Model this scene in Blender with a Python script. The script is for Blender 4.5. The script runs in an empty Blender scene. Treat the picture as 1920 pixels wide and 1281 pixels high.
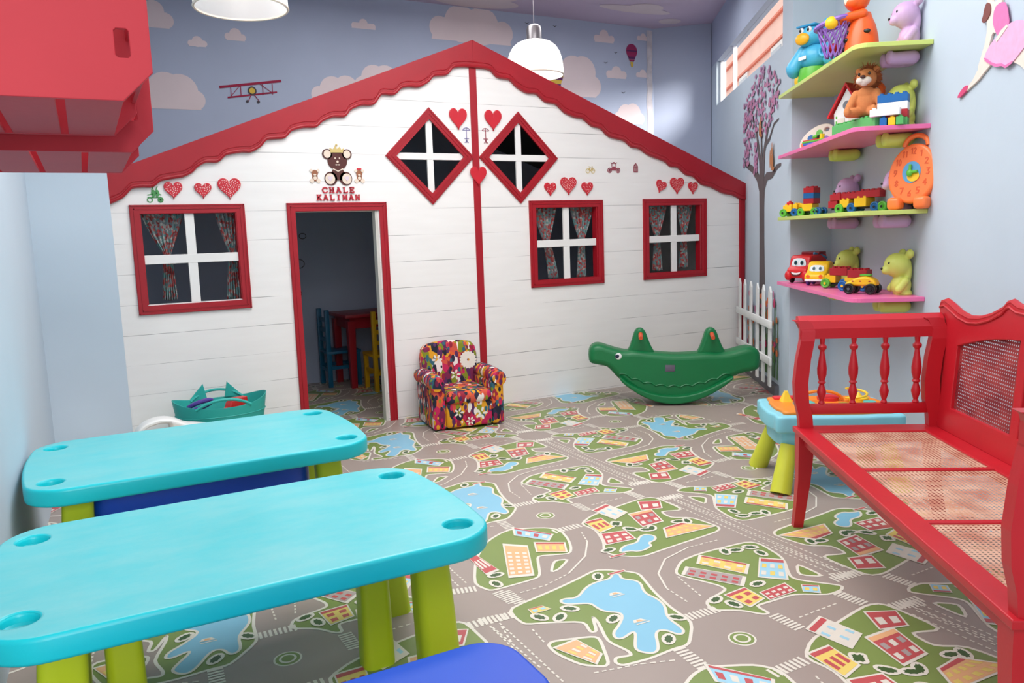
import bpy, bmesh, math, random
from mathutils import Vector, Matrix, Euler
R = math.radians
PI = math.pi
random.seed(7)
scene = bpy.context.scene
COL = scene.collection

# ------------------------------------------------------------------ camera
cam_d = bpy.data.cameras.new('camera')
cam_d.sensor_fit = 'HORIZONTAL'; cam_d.sensor_width = 36.0
cam_d.lens = 36.0 * 1482.7 / 1920.0
cam_d.clip_start = 0.02; cam_d.clip_end = 200
cam = bpy.data.objects.new('camera', cam_d); COL.objects.link(cam)
_p, _r, _a = R(7.612), R(-1.9856), R(28.05)
def _rot(v): return Vector((math.cos(_a)*v[0]+math.sin(_a)*v[1], -math.sin(_a)*v[0]+math.cos(_a)*v[1], v[2]))
_fw = Vector((0, math.cos(_p), -math.sin(_p))); _u0 = Vector((0, math.sin(_p), math.cos(_p))); _x0 = Vector((1, 0, 0))
_X = _rot(math.cos(_r)*_x0 + math.sin(_r)*_u0); _U = _rot(-math.sin(_r)*_x0 + math.cos(_r)*_u0); _F = _rot(_fw)
_m = Matrix((_X, _U, -_F)).transposed().to_4x4()
_m.translation = Vector((-2.62913, -5.40541, 1.3))
cam.matrix_world = _m
scene.camera = cam

# ------------------------------------------------------------------ light and exposure
scene.view_settings.view_transform = 'Standard'
scene.view_settings.look = 'None'
scene.view_settings.exposure = 0.0
scene.view_settings.gamma = 1.0
scene.view_settings.use_curve_mapping = False
world = bpy.data.worlds.new('world'); scene.world = world
world.use_nodes = True
_bg = world.node_tree.nodes['Background']
_bg.inputs[0].default_value = (0.97, 0.98, 1.0, 1)
_bg.inputs[1].default_value = 1.5
_sd = bpy.data.lights.new('sun', 'SUN'); _sd.energy = 8.5; _sd.angle = R(26); _sd.color = (1.0, 0.96, 0.9)
_so = bpy.data.objects.new('sun', _sd); COL.objects.link(_so)
# added fill: unseen area lights under the ceiling brighten the room
for _x, _y, _w, _h, _e in ((-.8, -2.2, 2.8, 2.2, 124), (.5, .45, 3.8, .7, 44), (-2.3, -6.2, 1.2, 1.6, 46)):
    _l = bpy.data.lights.new('fill_light', 'AREA'); _l.shape = 'RECTANGLE'; _l.size = _w; _l.size_y = _h; _l.energy = _e; _l.color = (1.0, .995, .985)
    _o = bpy.data.objects.new('fill_light', _l); COL.objects.link(_o); _o.location = (_x, _y, 3.42)
_so.rotation_euler = Vector((-0.15, 1.0, -0.33)).to_track_quat('-Z', 'Y').to_euler()

# ------------------------------------------------------------------ frames of the room
# x runs along the playhouse front, y away from the viewer; the right wall runs at 57.1 degrees
WANG = R(57.1)
RDX, RDY = math.cos(WANG), math.sin(WANG)
def W(d, n, z=0.0):           # d along the right wall (deeper), n outwards to the right
    return Vector((d*RDX + n*RDY, d*RDY - n*RDX, z))
WN = 2.545                    # where the right wall stands

# ------------------------------------------------------------------ materials
def lin(c):
    return tuple(((v/255.0)/12.92 if v/255.0 <= 0.04045 else (((v/255.0)+0.055)/1.055)**2.4) for v in c)
def newmat(name):
    m = bpy.data.materials.new(name); m.use_nodes = True
    return m, m.node_tree, m.node_tree.nodes['Principled BSDF']
def M(name, rgb, rough=0.5, var=0.06, scale=6.0, bump=0.0, bscale=60.0, metal=0.0, spec=0.5, sub=0.0, emit=None, coat=0.0):
    m, nt, b = newmat(name)
    N = nt.nodes; L = nt.links
    c = lin(rgb)
    tc = N.new('ShaderNodeTexCoord')
    no = N.new('ShaderNodeTexNoise'); no.inputs['Scale'].default_value = scale; no.inputs['Detail'].default_value = 4
    L.new(tc.outputs['Object'], no.inputs['Vector'])
    rp = N.new('ShaderNodeValToRGB')
    rp.color_ramp.elements[0].position = 0.3; rp.color_ramp.elements[1].position = 0.7
    rp.color_ramp.elements[0].color = tuple(v*(1-var) for v in c) + (1,)
    rp.color_ramp.elements[1].color = tuple(min(1, v*(1+var)) for v in c) + (1,)
    L.new(no.outputs['Fac'], rp.inputs['Fac']); L.new(rp.outputs['Color'], b.inputs['Base Color'])
    b.inputs['Roughness'].default_value = rough; b.inputs['Metallic'].default_value = metal
    b.inputs['Specular IOR Level'].default_value = spec
    b.inputs['Coat Weight'].default_value = coat
    if emit: 
        b.inputs['Emission Color'].default_value = lin(emit[0]) + (1,); b.inputs['Emission Strength'].default_value = emit[1]
    if bump:
        n2 = N.new('ShaderNodeTexNoise'); n2.inputs['Scale'].default_value = bscale; n2.inputs['Detail'].default_value = 3
        L.new(tc.outputs['Object'], n2.inputs['Vector'])
        bp = N.new('ShaderNodeBump'); bp.inputs['Strength'].default_value = bump; bp.inputs['Distance'].default_value = 0.004
        L.new(n2.outputs['Fac'], bp.inputs['Height']); L.new(bp.outputs['Normal'], b.inputs['Normal'])
    return m

# ------------------------------------------------------------------ tagging
def tag(o, label=None, cat=None, group=None, kind=None):
    if label: o['label'] = label
    if cat: o['category'] = cat
    if group: o['group'] = group
    if kind: o['kind'] = kind
    return o
def thing(name, label, cat, loc=(0, 0, 0), rz=0.0, group=None):
    o = bpy.data.objects.new(name, None); COL.objects.link(o)
    o.empty_display_size = 0.05
    o.location = loc; o.rotation_euler = (0, 0, rz)
    return tag(o, label, cat, group)
def copy_tree(o, parent=None):
    kids = list(o.children)
    c = o.copy(); COL.objects.link(c)
    if parent is not None: c.parent = parent
    for k in kids: copy_tree(k, c)
    return c

# ------------------------------------------------------------------ mesh building
class MB:
    def __init__(s): s.v = []; s.f = []; s.m = []
    def add(s, v, f, m=0, X=None):
        k = len(s.v)
        for p in v: s.v.append(tuple(X @ Vector(p)) if X is not None else tuple(p))
        for q in f: s.f.append(tuple(i+k for i in q)); s.m.append(m)
        return s
    def build(s, name, mats, parent=None, smooth=True, loc=None, angle=35):
        me = bpy.data.meshes.new(name)
        me.from_pydata(s.v, [], s.f)
        if not isinstance(mats, (list, tuple)): mats = [mats]
        for m in mats: me.materials.append(m)
        me.polygons.foreach_set('material_index', s.m)
        if smooth:
            me.polygons.foreach_set('use_smooth', [True]*len(s.f))
            me.set_sharp_from_angle(angle=R(angle))
        me.update()
        o = bpy.data.objects.new(name, me); COL.objects.link(o)
        if parent is not None: o.parent = parent
        if loc is not None: o.location = loc
        return o
def T(x=0, y=0, z=0): return Matrix.Translation((x, y, z))
def RX(a): return Matrix.Rotation(a, 4, 'X')
def RY(a): return Matrix.Rotation(a, 4, 'Y')
def RZ(a): return Matrix.Rotation(a, 4, 'Z')
def bm_out(bm):
    bm.verts.ensure_lookup_table()
    v = [tuple(p.co) for p in bm.verts]; f = [tuple(q.index for q in p.verts) for p in bm.faces]
    bm.free(); return v, f
def box(x0, x1, y0, y1, z0, z1, r=0.0, seg=2):
    bm = bmesh.new(); bmesh.ops.create_cube(bm, size=1)
    for p in bm.verts:
        p.co = Vector(((x0+x1)/2+p.co.x*(x1-x0), (y0+y1)/2+p.co.y*(y1-y0), (z0+z1)/2+p.co.z*(z1-z0)))
    if r > 0:
        bmesh.ops.bevel(bm, geom=list(bm.edges), offset=r, segments=seg, affect='EDGES', profile=0.5)
    bm.verts.index_update(); return bm_out(bm)
def ball(c, r, n=16):
    if not hasattr(r, '__len__'): r = (r, r, r)
    bm = bmesh.new(); bmesh.ops.create_uvsphere(bm, u_segments=n, v_segments=max(6, n*2//3), radius=1)
    for p in bm.verts: p.co = Vector((c[0]+p.co.x*r[0], c[1]+p.co.y*r[1], c[2]+p.co.z*r[2]))
    bm.verts.index_update(); return bm_out(bm)
def lathe(prof, n=24, cap=True):
    v = []; f = []
    for (r, z) in prof:
        for k in range(n):
            a = 2*PI*k/n; v.append((r*math.cos(a), r*math.sin(a), z))
    for i in range(len(prof)-1):
        for k in range(n):
            f.append((i*n+k, i*n+(k+1) % n, (i+1)*n+(k+1) % n, (i+1)*n+k))
    if cap:
        if prof[0][0] > 1e-6: f.append(tuple(reversed(range(n))))
        if prof[-1][0] > 1e-6: f.append(tuple((len(prof)-1)*n+k for k in range(n)))
    return v, f
def tube(pts, r, n=10, caps=True):
    pts = [Vector(p) for p in pts]
    if not hasattr(r, '__len__'): r = [r]*len(pts)
    v = []; f = []
    up = None
    for i, p in enumerate(pts):
        d = (pts[min(i+1, len(pts)-1)] - pts[max(i-1, 0)]).normalized()
        if up is None:
            up = Vector((0, 0, 1)) if abs(d.z) < 0.9 else Vector((1, 0, 0))
        a = d.cross(up).normalized(); b = a.cross(d).normalized(); up = b
        for k in range(n):
            t = 2*PI*k/n; v.append(tuple(p + (a*math.cos(t) + b*math.sin(t))*r[i]))
    for i in range(len(pts)-1):
        for k in range(n): f.append((i*n+k, i*n+(k+1) % n, (i+1)*n+(k+1) % n, (i+1)*n+k))
    if caps:
        f.append(tuple(reversed(range(n)))); f.append(tuple((len(pts)-1)*n+k for k in range(n)))
    return v, f
def loft(secs, caps=True):
    n = len(secs[0]); v = [tuple(p) for s in secs for p in s]; f = []
    for i in range(len(secs)-1):
        for k in range(n): f.append((i*n+k, i*n+(k+1) % n, (i+1)*n+(k+1) % n, (i+1)*n+k))
    if caps:
        f.append(tuple(reversed(range(n)))); f.append(tuple((len(secs)-1)*n+k for k in range(n)))
    return v, f
def rrect(cx, cy, hx, hy, r, z, n=4):
    out = []
    for (sx, sy, a0) in ((1, 1, 0), (-1, 1, 90), (-1, -1, 180), (1, -1, 270)):
        for k in range(n+1):
            a = R(a0 + 90*k/n); out.append((cx+sx*(hx-r)+r*math.cos(a), cy+sy*(hy-r)+r*math.sin(a), z))
    return out
def circ(cx, cy, r, n=20, ry=None):
    ry = r if ry is None else ry
    return [(cx+r*math.cos(2*PI*k/n), cy+ry*math.sin(2*PI*k/n)) for k in range(n)]
def smooth_loop(p, it=2):
    for _ in range(it):
        q = []
        for i in range(len(p)):
            a = p[i]; b = p[(i+1) % len(p)]
            q.append((a[0]*.75+b[0]*.25, a[1]*.75+b[1]*.25)); q.append((a[0]*.25+b[0]*.75, a[1]*.25+b[1]*.75))
        p = q
    return p
def flat(loops, t, bevel=0.0, bres=2):
    """2-D loops (holes by even-odd) -> plate in the x-z plane; back at y=0, front at y=-t."""
    cu = bpy.data.curves.new('tmp', 'CURVE'); cu.dimensions = '2D'; cu.fill_mode = 'BOTH'
    cu.extrude = max(t/2-bevel, 0.00001); cu.bevel_depth = bevel; cu.bevel_resolution = bres
    if bevel: cu.offset = -bevel
    for lp in loops:
        sp = cu.splines.new('POLY'); sp.points.add(len(lp)-1)
        for i, p in enumerate(lp): sp.points[i].co = (p[0], p[1], 0, 1)
        sp.use_cyclic_u = True
    o = bpy.data.objects.new('tmp', cu); COL.objects.link(o)
    dg = bpy.context.evaluated_depsgraph_get()
    me = bpy.data.meshes.new_from_object(o.evaluated_get(dg))
    v = [(p.co.x, -t/2 - p.co.z, p.co.y) for p in me.vertices]
    f = [tuple(reversed(q.vertices)) for q in me.polygons]
    # curve z=+t/2 becomes y=-t; the mapping (x,y,z)->(x,-z,y) keeps handedness
    f = [tuple(q.vertices) for q in me.polygons]
    bpy.data.objects.remove(o); bpy.data.meshes.remove(me); bpy.data.curves.remove(cu)
    return v, f
def upflat(loops, t, bevel=0.0, bres=2):
    """same plate lying in the x-y plane, bottom z=0, top z=t"""
    v, f = flat(loops, t, bevel, bres)
    return [(p[0], p[2], -p[1]) for p in v], f
def heart(s=1.0, n=36):
    out = []
    for k in range(n):
        a = 2*PI*k/n
        out.append((s*16*math.sin(a)**3/34.0, s*(13*math.cos(a)-5*math.cos(2*a)-2*math.cos(3*a)-math.cos(4*a)+2.5)/31.0))
    return list(reversed(out))
def blob(name, parts, mat, parent, voxel=0.004, smooth=6, loc=None):
    """parts: balls (c, r[, matrix]) and capsules ('c', a, b, ra, rb); fused into one skin"""
    mb = MB()
    for p in parts:
        if p[0] == 'c':
            a, b, ra, rb = Vector(p[1]), Vector(p[2]), p[3], p[4]
            pts = [a.lerp(b, k/6) for k in range(7)]; rs = [ra+(rb-ra)*k/6 for k in range(7)]
            mb.add(*tube(pts, rs, 14)); mb.add(*ball(a, ra, 14)); mb.add(*ball(b, rb, 14))
        else:
            mb.add(*ball(p[0], p[1], 18), 0, p[2] if len(p) > 2 else None)
    o = mb.build(name, mat, parent, loc=loc, angle=180)
    r = o.modifiers.new('skin', 'REMESH'); r.mode = 'VOXEL'; r.voxel_size = voxel; r.use_smooth_shade = True
    s = o.modifiers.new('soft', 'SMOOTH'); s.iterations = smooth; s.factor = 0.5
    return o
def about(c, X): return T(*c) @ X @ T(-c[0], -c[1], -c[2])
# ================================================================== THE SETTING
m_blue = M('pale_blue_wall_paint', (190, 204, 216), .75, .03, 1.5, bump=.12, bscale=25)
m_sky = M('sky_blue_wall_paint', (174, 184, 206), .8, .05, 1.2, bump=.15, bscale=20)
m_ceil = M('lilac_sky_ceiling_paint', (206, 188, 208), .85, .06, .8)
m_cloud = M('pale_pink_cloud_paint', (224, 208, 210), .85, .03, 3)
m_stain = M('peeled_paint', (205, 200, 205), .9, .12, 14)
m_red = M('red_gloss_paint', (166, 18, 34), .42, .06, 5, bump=.10, bscale=40)
m_white = M('white_wood_paint', (238, 236, 233), .5, .02, 3)
m_dark = M('dark_gap', (60, 58, 56), .9)
m_black = M('black_plastic', (18, 18, 20), .35)

# ---- floor: vinyl printed with a street map
MAT={'green':[[(-0.421,0.426),(-0.26,0.464),(-0.17,0.491),(-0.093,0.518),(-0.058,0.5),(0.007,0.439),(-0.009,0.378),(-0.027,0.316),(-0.046,0.214),(-0.046,0.126),(-0.124,0.04),(-0.167,0.043),(-0.243,0.035),(-0.317,0.041),(-0.324,0.061),(-0.311,0.078),(-0.272,0.068),(-0.268,0.088),(-0.287,0.151),(-0.255,0.242),(-0.25,0.28),(-0.283,0.205),(-0.299,0.209),(-0.284,0.264),(-0.364,0.305),(-0.424,0.328),(-0.429,0.373)],[(-0.422,0.206),(-0.404,0.219),(-0.304,0.189),(-0.296,0.17),(-0.338,0.065),(-0.355,0.058),(-0.398,0.091),(-0.424,0.164)],[(0.109,0.393),(0.169,0.443),(0.253,0.458),(0.439,0.455),(0.461,0.42),(0.443,0.305),(0.361,0.198),(0.366,0.168),(0.441,0.085),(0.42,0.066),(0.366,0.062),(0.288,0.112),(0.203,0.111),(0.153,0.112),(0.154,0.064),(0.136,0.066),(0.103,0.112),(0.037,0.15),(0.056,0.198),(0.152,0.223),(0.153,0.254),(0.095,0.367)],[(0.445,0.254),(0.446,0.148),(0.39,0.193)],[(0.067,-0.137),(0.145,-0.084),(0.399,-0.027),(0.448,-0.043),(0.456,-0.212),(0.371,-0.178),(0.365,-0.247),(0.43,-0.286),(0.45,-0.402),(0.42,-0.431),(0.18,-0.459),(0.092,-0.473),(0.055,-0.455),(0.013,-0.412),(0.009,-0.375),(0.049,-0.31),(0.082,-0.21)],[(-0.441,0.614),(-0.421,0.552),(-0.386,0.549),(-0.265,0.556),(-0.244,0.579),(-0.196,0.687),(-0.18,0.695),(-0.094,0.66),(-0.065,0.702),(-0.037,0.771),(-0.02,0.852),(-0.053,0.897),(-0.154,0.943),(-0.204,0.932),(-0.277,0.887),(-0.366,0.775)],[(-0.212,0.571),(-0.162,0.64),(-0.118,0.627),(-0.181,0.577)]],'lake':[[(-0.282,0.395),(-0.265,0.402),(-0.229,0.387),(-0.176,0.433),(-0.129,0.448),(-0.088,0.443),(-0.059,0.471),(-0.045,0.456),(-0.061,0.427),(-0.02,0.39),(-0.057,0.321),(-0.045,0.274),(-0.053,0.229),(-0.089,0.176),(-0.089,0.107),(-0.105,0.088),(-0.12,0.092),(-0.13,0.126),(-0.158,0.133),(-0.195,0.067),(-0.215,0.049),(-0.234,0.055),(-0.251,0.078),(-0.24,0.102),(-0.206,0.146),(-0.206,0.16),(-0.247,0.142),(-0.263,0.151),(-0.253,0.178),(-0.219,0.202),(-0.186,0.233),(-0.176,0.258),(-0.209,0.282),(-0.216,0.313),(-0.215,0.34),(-0.238,0.353),(-0.279,0.371)],[(0.039,-0.414),(0.082,-0.372),(0.136,-0.376),(0.168,-0.338),(0.199,-0.327),(0.22,-0.355),(0.2,-0.386),(0.164,-0.393),(0.162,-0.42),(0.104,-0.44),(0.076,-0.415)]],'build':[('cr','lb',(4,2),[(0.173,-0.049),(0.247,-0.021),(0.264,-0.122),(0.193,-0.155)]),('rd','cr',(2,1),[(0.365,-0.057),(0.435,-0.089),(0.397,-0.151),(0.326,-0.132)]),('rd','gy',(3,2),[(0.262,-0.149),(0.353,-0.149),(0.319,-0.258),(0.235,-0.265)]),('ye','rd',(3,1),[(0.087,-0.133),(0.154,-0.131),(0.147,-0.218),(0.083,-0.236)]),('rd','cr',(3,2),[(0.078,-0.254),(0.159,-0.272),(0.148,-0.341),(0.044,-0.336)]),('og','ye',(5,2),[(0.287,-0.319),(0.361,-0.31),(0.437,-0.388),(0.247,-0.386)]),('ye','og',(4,2),[(0.242,0.438),(0.316,0.324),(0.267,0.281),(0.198,0.396)]),('gy','rd',(5,2),[(0.155,0.39),(0.247,0.265),(0.202,0.226),(0.113,0.356)]),('lb','ye',(3,2),[(0.379,0.331),(0.427,0.289),(0.342,0.192),(0.287,0.242)]),('ye','rd',(2,2),[(0.126,0.197),(0.2,0.205),(0.199,0.134),(0.137,0.117)]),('rd','cr',(4,2),[(0.219,0.163),(0.313,0.171),(0.304,0.123),(0.212,0.12)]),('lb','ye',(2,1),[(0.348,0.14),(0.383,0.115),(0.353,0.082),(0.322,0.109)]),('rd','cr',(3,1),[(-0.381,0.81),(-0.356,0.822),(-0.341,0.672),(-0.384,0.661)]),('og','cr',(3,6),[(-0.243,0.823),(-0.186,0.775),(-0.264,0.591),(-0.33,0.611)]),('lb','rd',(4,1),[(-0.148,0.945),(-0.065,0.833),(-0.101,0.795),(-0.172,0.883)]),('og','ye',(4,1),[(-0.146,0.793),(-0.067,0.746),(-0.098,0.681),(-0.174,0.726)]),('og','ye',(4,2),[(-0.414,0.184),(-0.35,0.192),(-0.332,0.111),(-0.366,0.081)]),('ye','lb',(2,1),[(-0.377,0.395),(-0.338,0.394),(-0.326,0.368),(-0.379,0.367)])],'tree':[(-0.362,0.636),(-0.386,0.582),(0.17,0.8),(0.182,0.736),(-0.211,0.239),(-0.066,0.164),(-0.152,0.085),(0.414,0.415),(0.325,0.428),(0.36,0.42),(0.41,0.364),(0.25,0.208),(0.109,0.147),(0.085,0.191),(-0.373,0.342),(-0.327,0.315),(-0.28,0.344),(-0.109,0.475)],'tree2':[(0.186,-0.267),(0.25,-0.296),(0.225,-0.297),(0.392,-0.303),(0.363,-0.292),(0.17,-0.2),(0.023,-0.378)],'cross':[((-0.043,0.151),(0.056,0.149)),((0.155,0.054),(0.161,-0.037)),((-0.158,0.041),(-0.16,-0.061)),((-0.05,-0.151),(0.062,-0.145)),((-0.52,0.4),(-0.427,0.391)),((-0.387,0.528),(-0.378,0.44)),((0.46,0.14),(0.554,0.119)),((0.393,0.061),(0.402,-0.023)),((0.447,-0.069),(0.554,-0.073)),((0.594,0.072),(0.608,-0.013))],'dash':[[(-0.351,0.496),(-0.269,0.502),(-0.173,0.536),(-0.063,0.62),(0.004,0.717),(0.033,0.804)],[(0.367,0.513),(0.25,0.513),(0.133,0.477),(0.053,0.403),(0.015,0.314),(0.013,0.212)],[(-0.39,0.048),(-0.277,0.027),(-0.189,-0.002)],[(0.202,0.009),(0.35,0.017)],[(-0.48,0.349),(-0.494,0.256)],[(-0.418,0.296),(-0.424,0.217)],[(0.495,0.901),(0.515,0.153)],[(0.523,0.903),(0.542,0.161)],[(0.498,-0.108),(0.515,-0.344)],[(0.089,0.359),(0.065,0.222)]],'boat':[(-0.126,0.356),(-0.158,0.196)],'bridge':[(-0.047,0.471),(0.025,-0.42700000000000005)],'r':[(0.008,-0.001),(-0.023,0.016),(0.039,-0.019),(-0.011,0.007),(0.022,-0.012)]}

m_road = M('printed_road_grey', (160, 146, 137), .38, .03, 2)
fl_mats = [m_road, M('printed_grass_green', (124, 144, 76), .38, .05, 3), M('printed_cream_line', (224, 218, 204), .38, .02),
           M('printed_lake_blue', (132, 190, 214), .38, .04, 2), M('printed_red', (192, 84, 86), .38, .03), M('printed_yellow', (232, 206, 110), .38, .03),
           M('printed_orange', (232, 178, 128), .38, .03), M('printed_light_blue', (160, 208, 226), .38, .03), M('printed_warm_grey', (170, 158, 154), .38, .03),
           M('printed_dark_green', (62, 92, 48), .38, .05)]
FC = {'cr': 2, 'rd': 4, 'ye': 5, 'og': 6, 'lb': 7, 'gy': 8}
def cut_loop(p, k=.14):
    q = []
    for i in range(len(p)):
        a, b, c = p[i-1], p[i], p[(i+1) % len(p)]
        l1 = min(k, .03/max(1e-6, math.dist(a, b))); l2 = min(k, .03/max(1e-6, math.dist(b, c)))
        q.append((b[0]+(a[0]-b[0])*l1*2, b[1]+(a[1]-b[1])*l1*2)); q.append((b[0]*.8+(a[0]+c[0])*.1 if 0 else b[0]+((a[0]-b[0])*l1+(c[0]-b[0])*l2)*.5, b[1]+((a[1]-b[1])*l1+(c[1]-b[1])*l2)*.5)); q.append((b[0]+(c[0]-b[0])*l2*2, b[1]+(c[1]-b[1])*l2*2))
    return q
def map_unit():
    P = []                                     # (points, layer, material)
    def ribbon(pts, w, lay, mi):
        n = len(pts)
        q = [Vector(p) for k, p in enumerate(pts) if (Vector(p)-Vector(pts[k-1])).length > 1e-4]; n = len(q); I = []; O = []
        for i in range(n):
            d1 = (q[i]-q[i-1]).normalized(); d2 = (q[(i+1) % n]-q[i]).normalized()
            n1 = Vector((-d1.y, d1.x)); n2 = Vector((-d2.y, d2.x)); m = n1+n2
            m = m/max(.45, m.length)*1.0 if m.length > .1 else n1
            m = m.normalized()*min(1.5, 1/max(.5, abs(m.normalized().dot(n1))))
            I.append(q[i]-m*w/2); O.append(q[i]+m*w/2)
        for i in range(n):
            j = (i+1) % n
            P.append(([tuple(I[i]), tuple(I[j]), tuple(O[j]), tuple(O[i])], lay, mi))
    LW = .0085
    for gi, g in enumerate(MAT['green']):
        if gi >= 5: g = [(a, b-1) for a, b in g]
        g = cut_loop(g)
        P.append((g, 1, 1)); ribbon(g, LW, 2, 2)
    for g in MAT['lake']:
        g = smooth_loop(g, 2)
        P.append((g, 3, 3)); ribbon(g, LW*.9, 4, 2)
    for i, (c, wc, (nx, ny), q) in enumerate(MAT['build']):
        if 12 <= i <= 15: q = [(a, b-1) for a, b in q]
        cx = sum(p[0] for p in q)/4; cy = sum(p[1] for p in q)/4
        big = [(cx+(p[0]-cx)*1.12, cy+(p[1]-cy)*1.16) for p in q]
        P.append((big, 5, 2)); P.append((q, 6, FC[c]))
        a, b, c2, d = [Vector(p) for p in q]
        roof = FC['rd'] if c != 'rd' else FC['og']
        def bil(u, v): return tuple((a.lerp(b, u)).lerp(d.lerp(c2, u), v))
        if i % 3 != 1: P.append(([bil(0, 0), bil(1, 0), bil(1, .16), bil(0, .16)], 7, roof))
        for ix in range(nx):
            for iy in range(ny):
                u0 = (ix+.22)/nx; u1 = (ix+.78)/nx; v0 = .2+.8*(iy+.2)/ny; v1 = .2+.8*(iy+.75)/ny
                P.append(([bil(u0, v0), bil(u1, v0), bil(u1, v1), bil(u0, v1)], 7, FC[wc] if (ix+iy) % 2 == 0 or i % 2 else 2))
    def tree(x, y, k):
        a = (k*1.7) % 3.1; ca, sa = math.cos(a), math.sin(a)
        L = [(x+ca*.028*math.cos(t)-sa*.018*math.sin(t), y+sa*.028*math.cos(t)+ca*.018*math.sin(t)) for t in [2*PI*j/12 for j in range(12)]]
        P.append((L, 5, 2))
        Z = []
        for j in range(16):
            t = 2*PI*j/16; q = 1 if j % 2 else .78
            Z.append((x+q*(ca*.020*math.cos(t)-sa*.011*math.sin(t)), y+q*(sa*.020*math.cos(t)+ca*.011*math.sin(t))))
        P.append((Z, 6, 9))
    for k, (x, y) in enumerate(MAT['tree']):
        if k in (0, 1): y -= 1
        tree(x, y, k)
    for k, (x, y) in enumerate(MAT['tree2']): tree(x, y, k+5)
    for a, b in MAT['cross'][:6] + MAT['cross'][6:]:
        a = Vector(a); b = Vector(b); d = (b-a).normalized(); n = Vector((-d.y, d.x)); L = (b-a).length; c = 8
        for k in range(c):
            s = a + d*L*(k+.2)/c; e = a + d*L*(k+.78)/c
            P.append(([tuple(s-n*.018), tuple(e-n*.018), tuple(e+n*.018), tuple(s+n*.018)], 2, 2))
    for ci, pl in enumerate(MAT['dash']):
        if ci in (0, 1):
            m_ = [Vector(p) for p in pl[2 if ci == 0 else 1:-1]]
            for a, b in zip(m_, m_[1:]):
                d = (b-a).normalized(); n = Vector((-d.y, d.x))*.0028; P.append(([tuple(a-n), tuple(b-n), tuple(b+n), tuple(a+n)], 3, 2))
        pl = [Vector(p) for p in pl]
        for a, b in zip(pl, pl[1:]):
            L = (b-a).length; c = max(1, int(L/.019)); 
            for k in range(c):
                s = a.lerp(b, k/c); e = a.lerp(b, (k+.6)/c); d = (b-a).normalized(); n = Vector((-d.y, d.x))*.0025
                P.append(([tuple(s-n), tuple(e-n), tuple(e+n), tuple(s+n)], 2, 2))
    for sg in (-1, 1):                          # solid road edge arcs beside the bends
        pass
    for x, y in MAT['boat']:
        P.append(([(x-.022, y-.004), (x+.018, y-.008), (x+.008, y+.008), (x-.014, y+.01)], 5, 2))
        P.append(([(x-.010, y-.002), (x+.008, y-.004), (x+.002, y+.005), (x-.008, y+.006)], 6, 6))
        P.append(([(x-.02, y-.016), (x+.02, y-.016), (x+.02, y-.012), (x-.02, y-.012)], 5, 2))
    for x, y in MAT['bridge']:
        P.append(([(x-.03, y-.008), (x+.03, y-.008), (x+.03, y+.006), (x-.03, y+.006)], 5, 2))
        P.append(([(x-.026, y-.005), (x+.026, y-.005), (x+.026, y+.003), (x-.026, y+.003)], 6, 4))
    for r, lay, mi in ((.034, 1, 2), (.029, 2, 1), (.021, 3, 2), (.015, 4, 1)):
        P.append((circ(.004, 0, r, 28), lay, mi))
    return P
def build_floor():
    mb = MB()
    poly = [(-3.35, -8.7), (-3.35, 1.95), (3.15, 1.95), W(3.3, 2.26)[:2], W(-.1, 2.26)[:2], W(-.1, WN)[:2], W(-8.9, WN)[:2]]
    poly = [tuple(p) for p in poly]
    mb.add([(p[0], p[1], 0) for p in poly] + [(p[0], p[1], -.06) for p in poly],
           [tuple(range(7)), tuple(reversed(range(7, 14)))] + [(i, i+7, (i+1) % 7+7, (i+1) % 7) for i in range(7)], 0)
    unit = map_unit()
    th = R(-2.1); pu = Vector((math.cos(th), math.sin(th))); pv = Vector((-pu.y, pu.x)); S = 1.31
    A = Vector((-0.899, -3.64))
    def inside(p):
        return (-3.2 < p.x < 3.6 and -5.8 < p.y < 1.88 and (p.x*0.83962-p.y*0.54317) < (2.24 if p.y > -1.25 else 2.50))
    for cu in range(-2, 4):
        for cv in range(-3, 6):
            for P, lay, mi in unit:
                pts = []
                for (u, v) in P:
                    if cu < 0: uu = u + cu; vv = v + cv + .464 + (cu+1)*.3
                    elif cu % 2 == 0: uu = u + cu; vv = v + cv
                    else: uu = cu - u; vv = .05 + cv - v
                    pts.append(A + pu*uu*S + pv*vv*S)
                c = sum(pts, Vector((0, 0)))/len(pts)
                if not inside(c) or not all(inside(p) for p in pts): continue
                k = len(mb.v)
                zo = .0004*lay + .00015*random.random()
                for p in pts: mb.v.append((p.x, p.y, zo))
                ar = sum(pts[i].x*pts[(i+1) % len(pts)].y - pts[(i+1) % len(pts)].x*pts[i].y for i in range(len(pts)))
                f = tuple(range(k, k+len(pts)))
                mb.f.append(f if ar > 0 else tuple(reversed(f))); mb.m.append(mi)
    o = mb.build('floor', fl_mats, smooth=False)
    tag(o, kind='structure')
build_floor()

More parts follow.
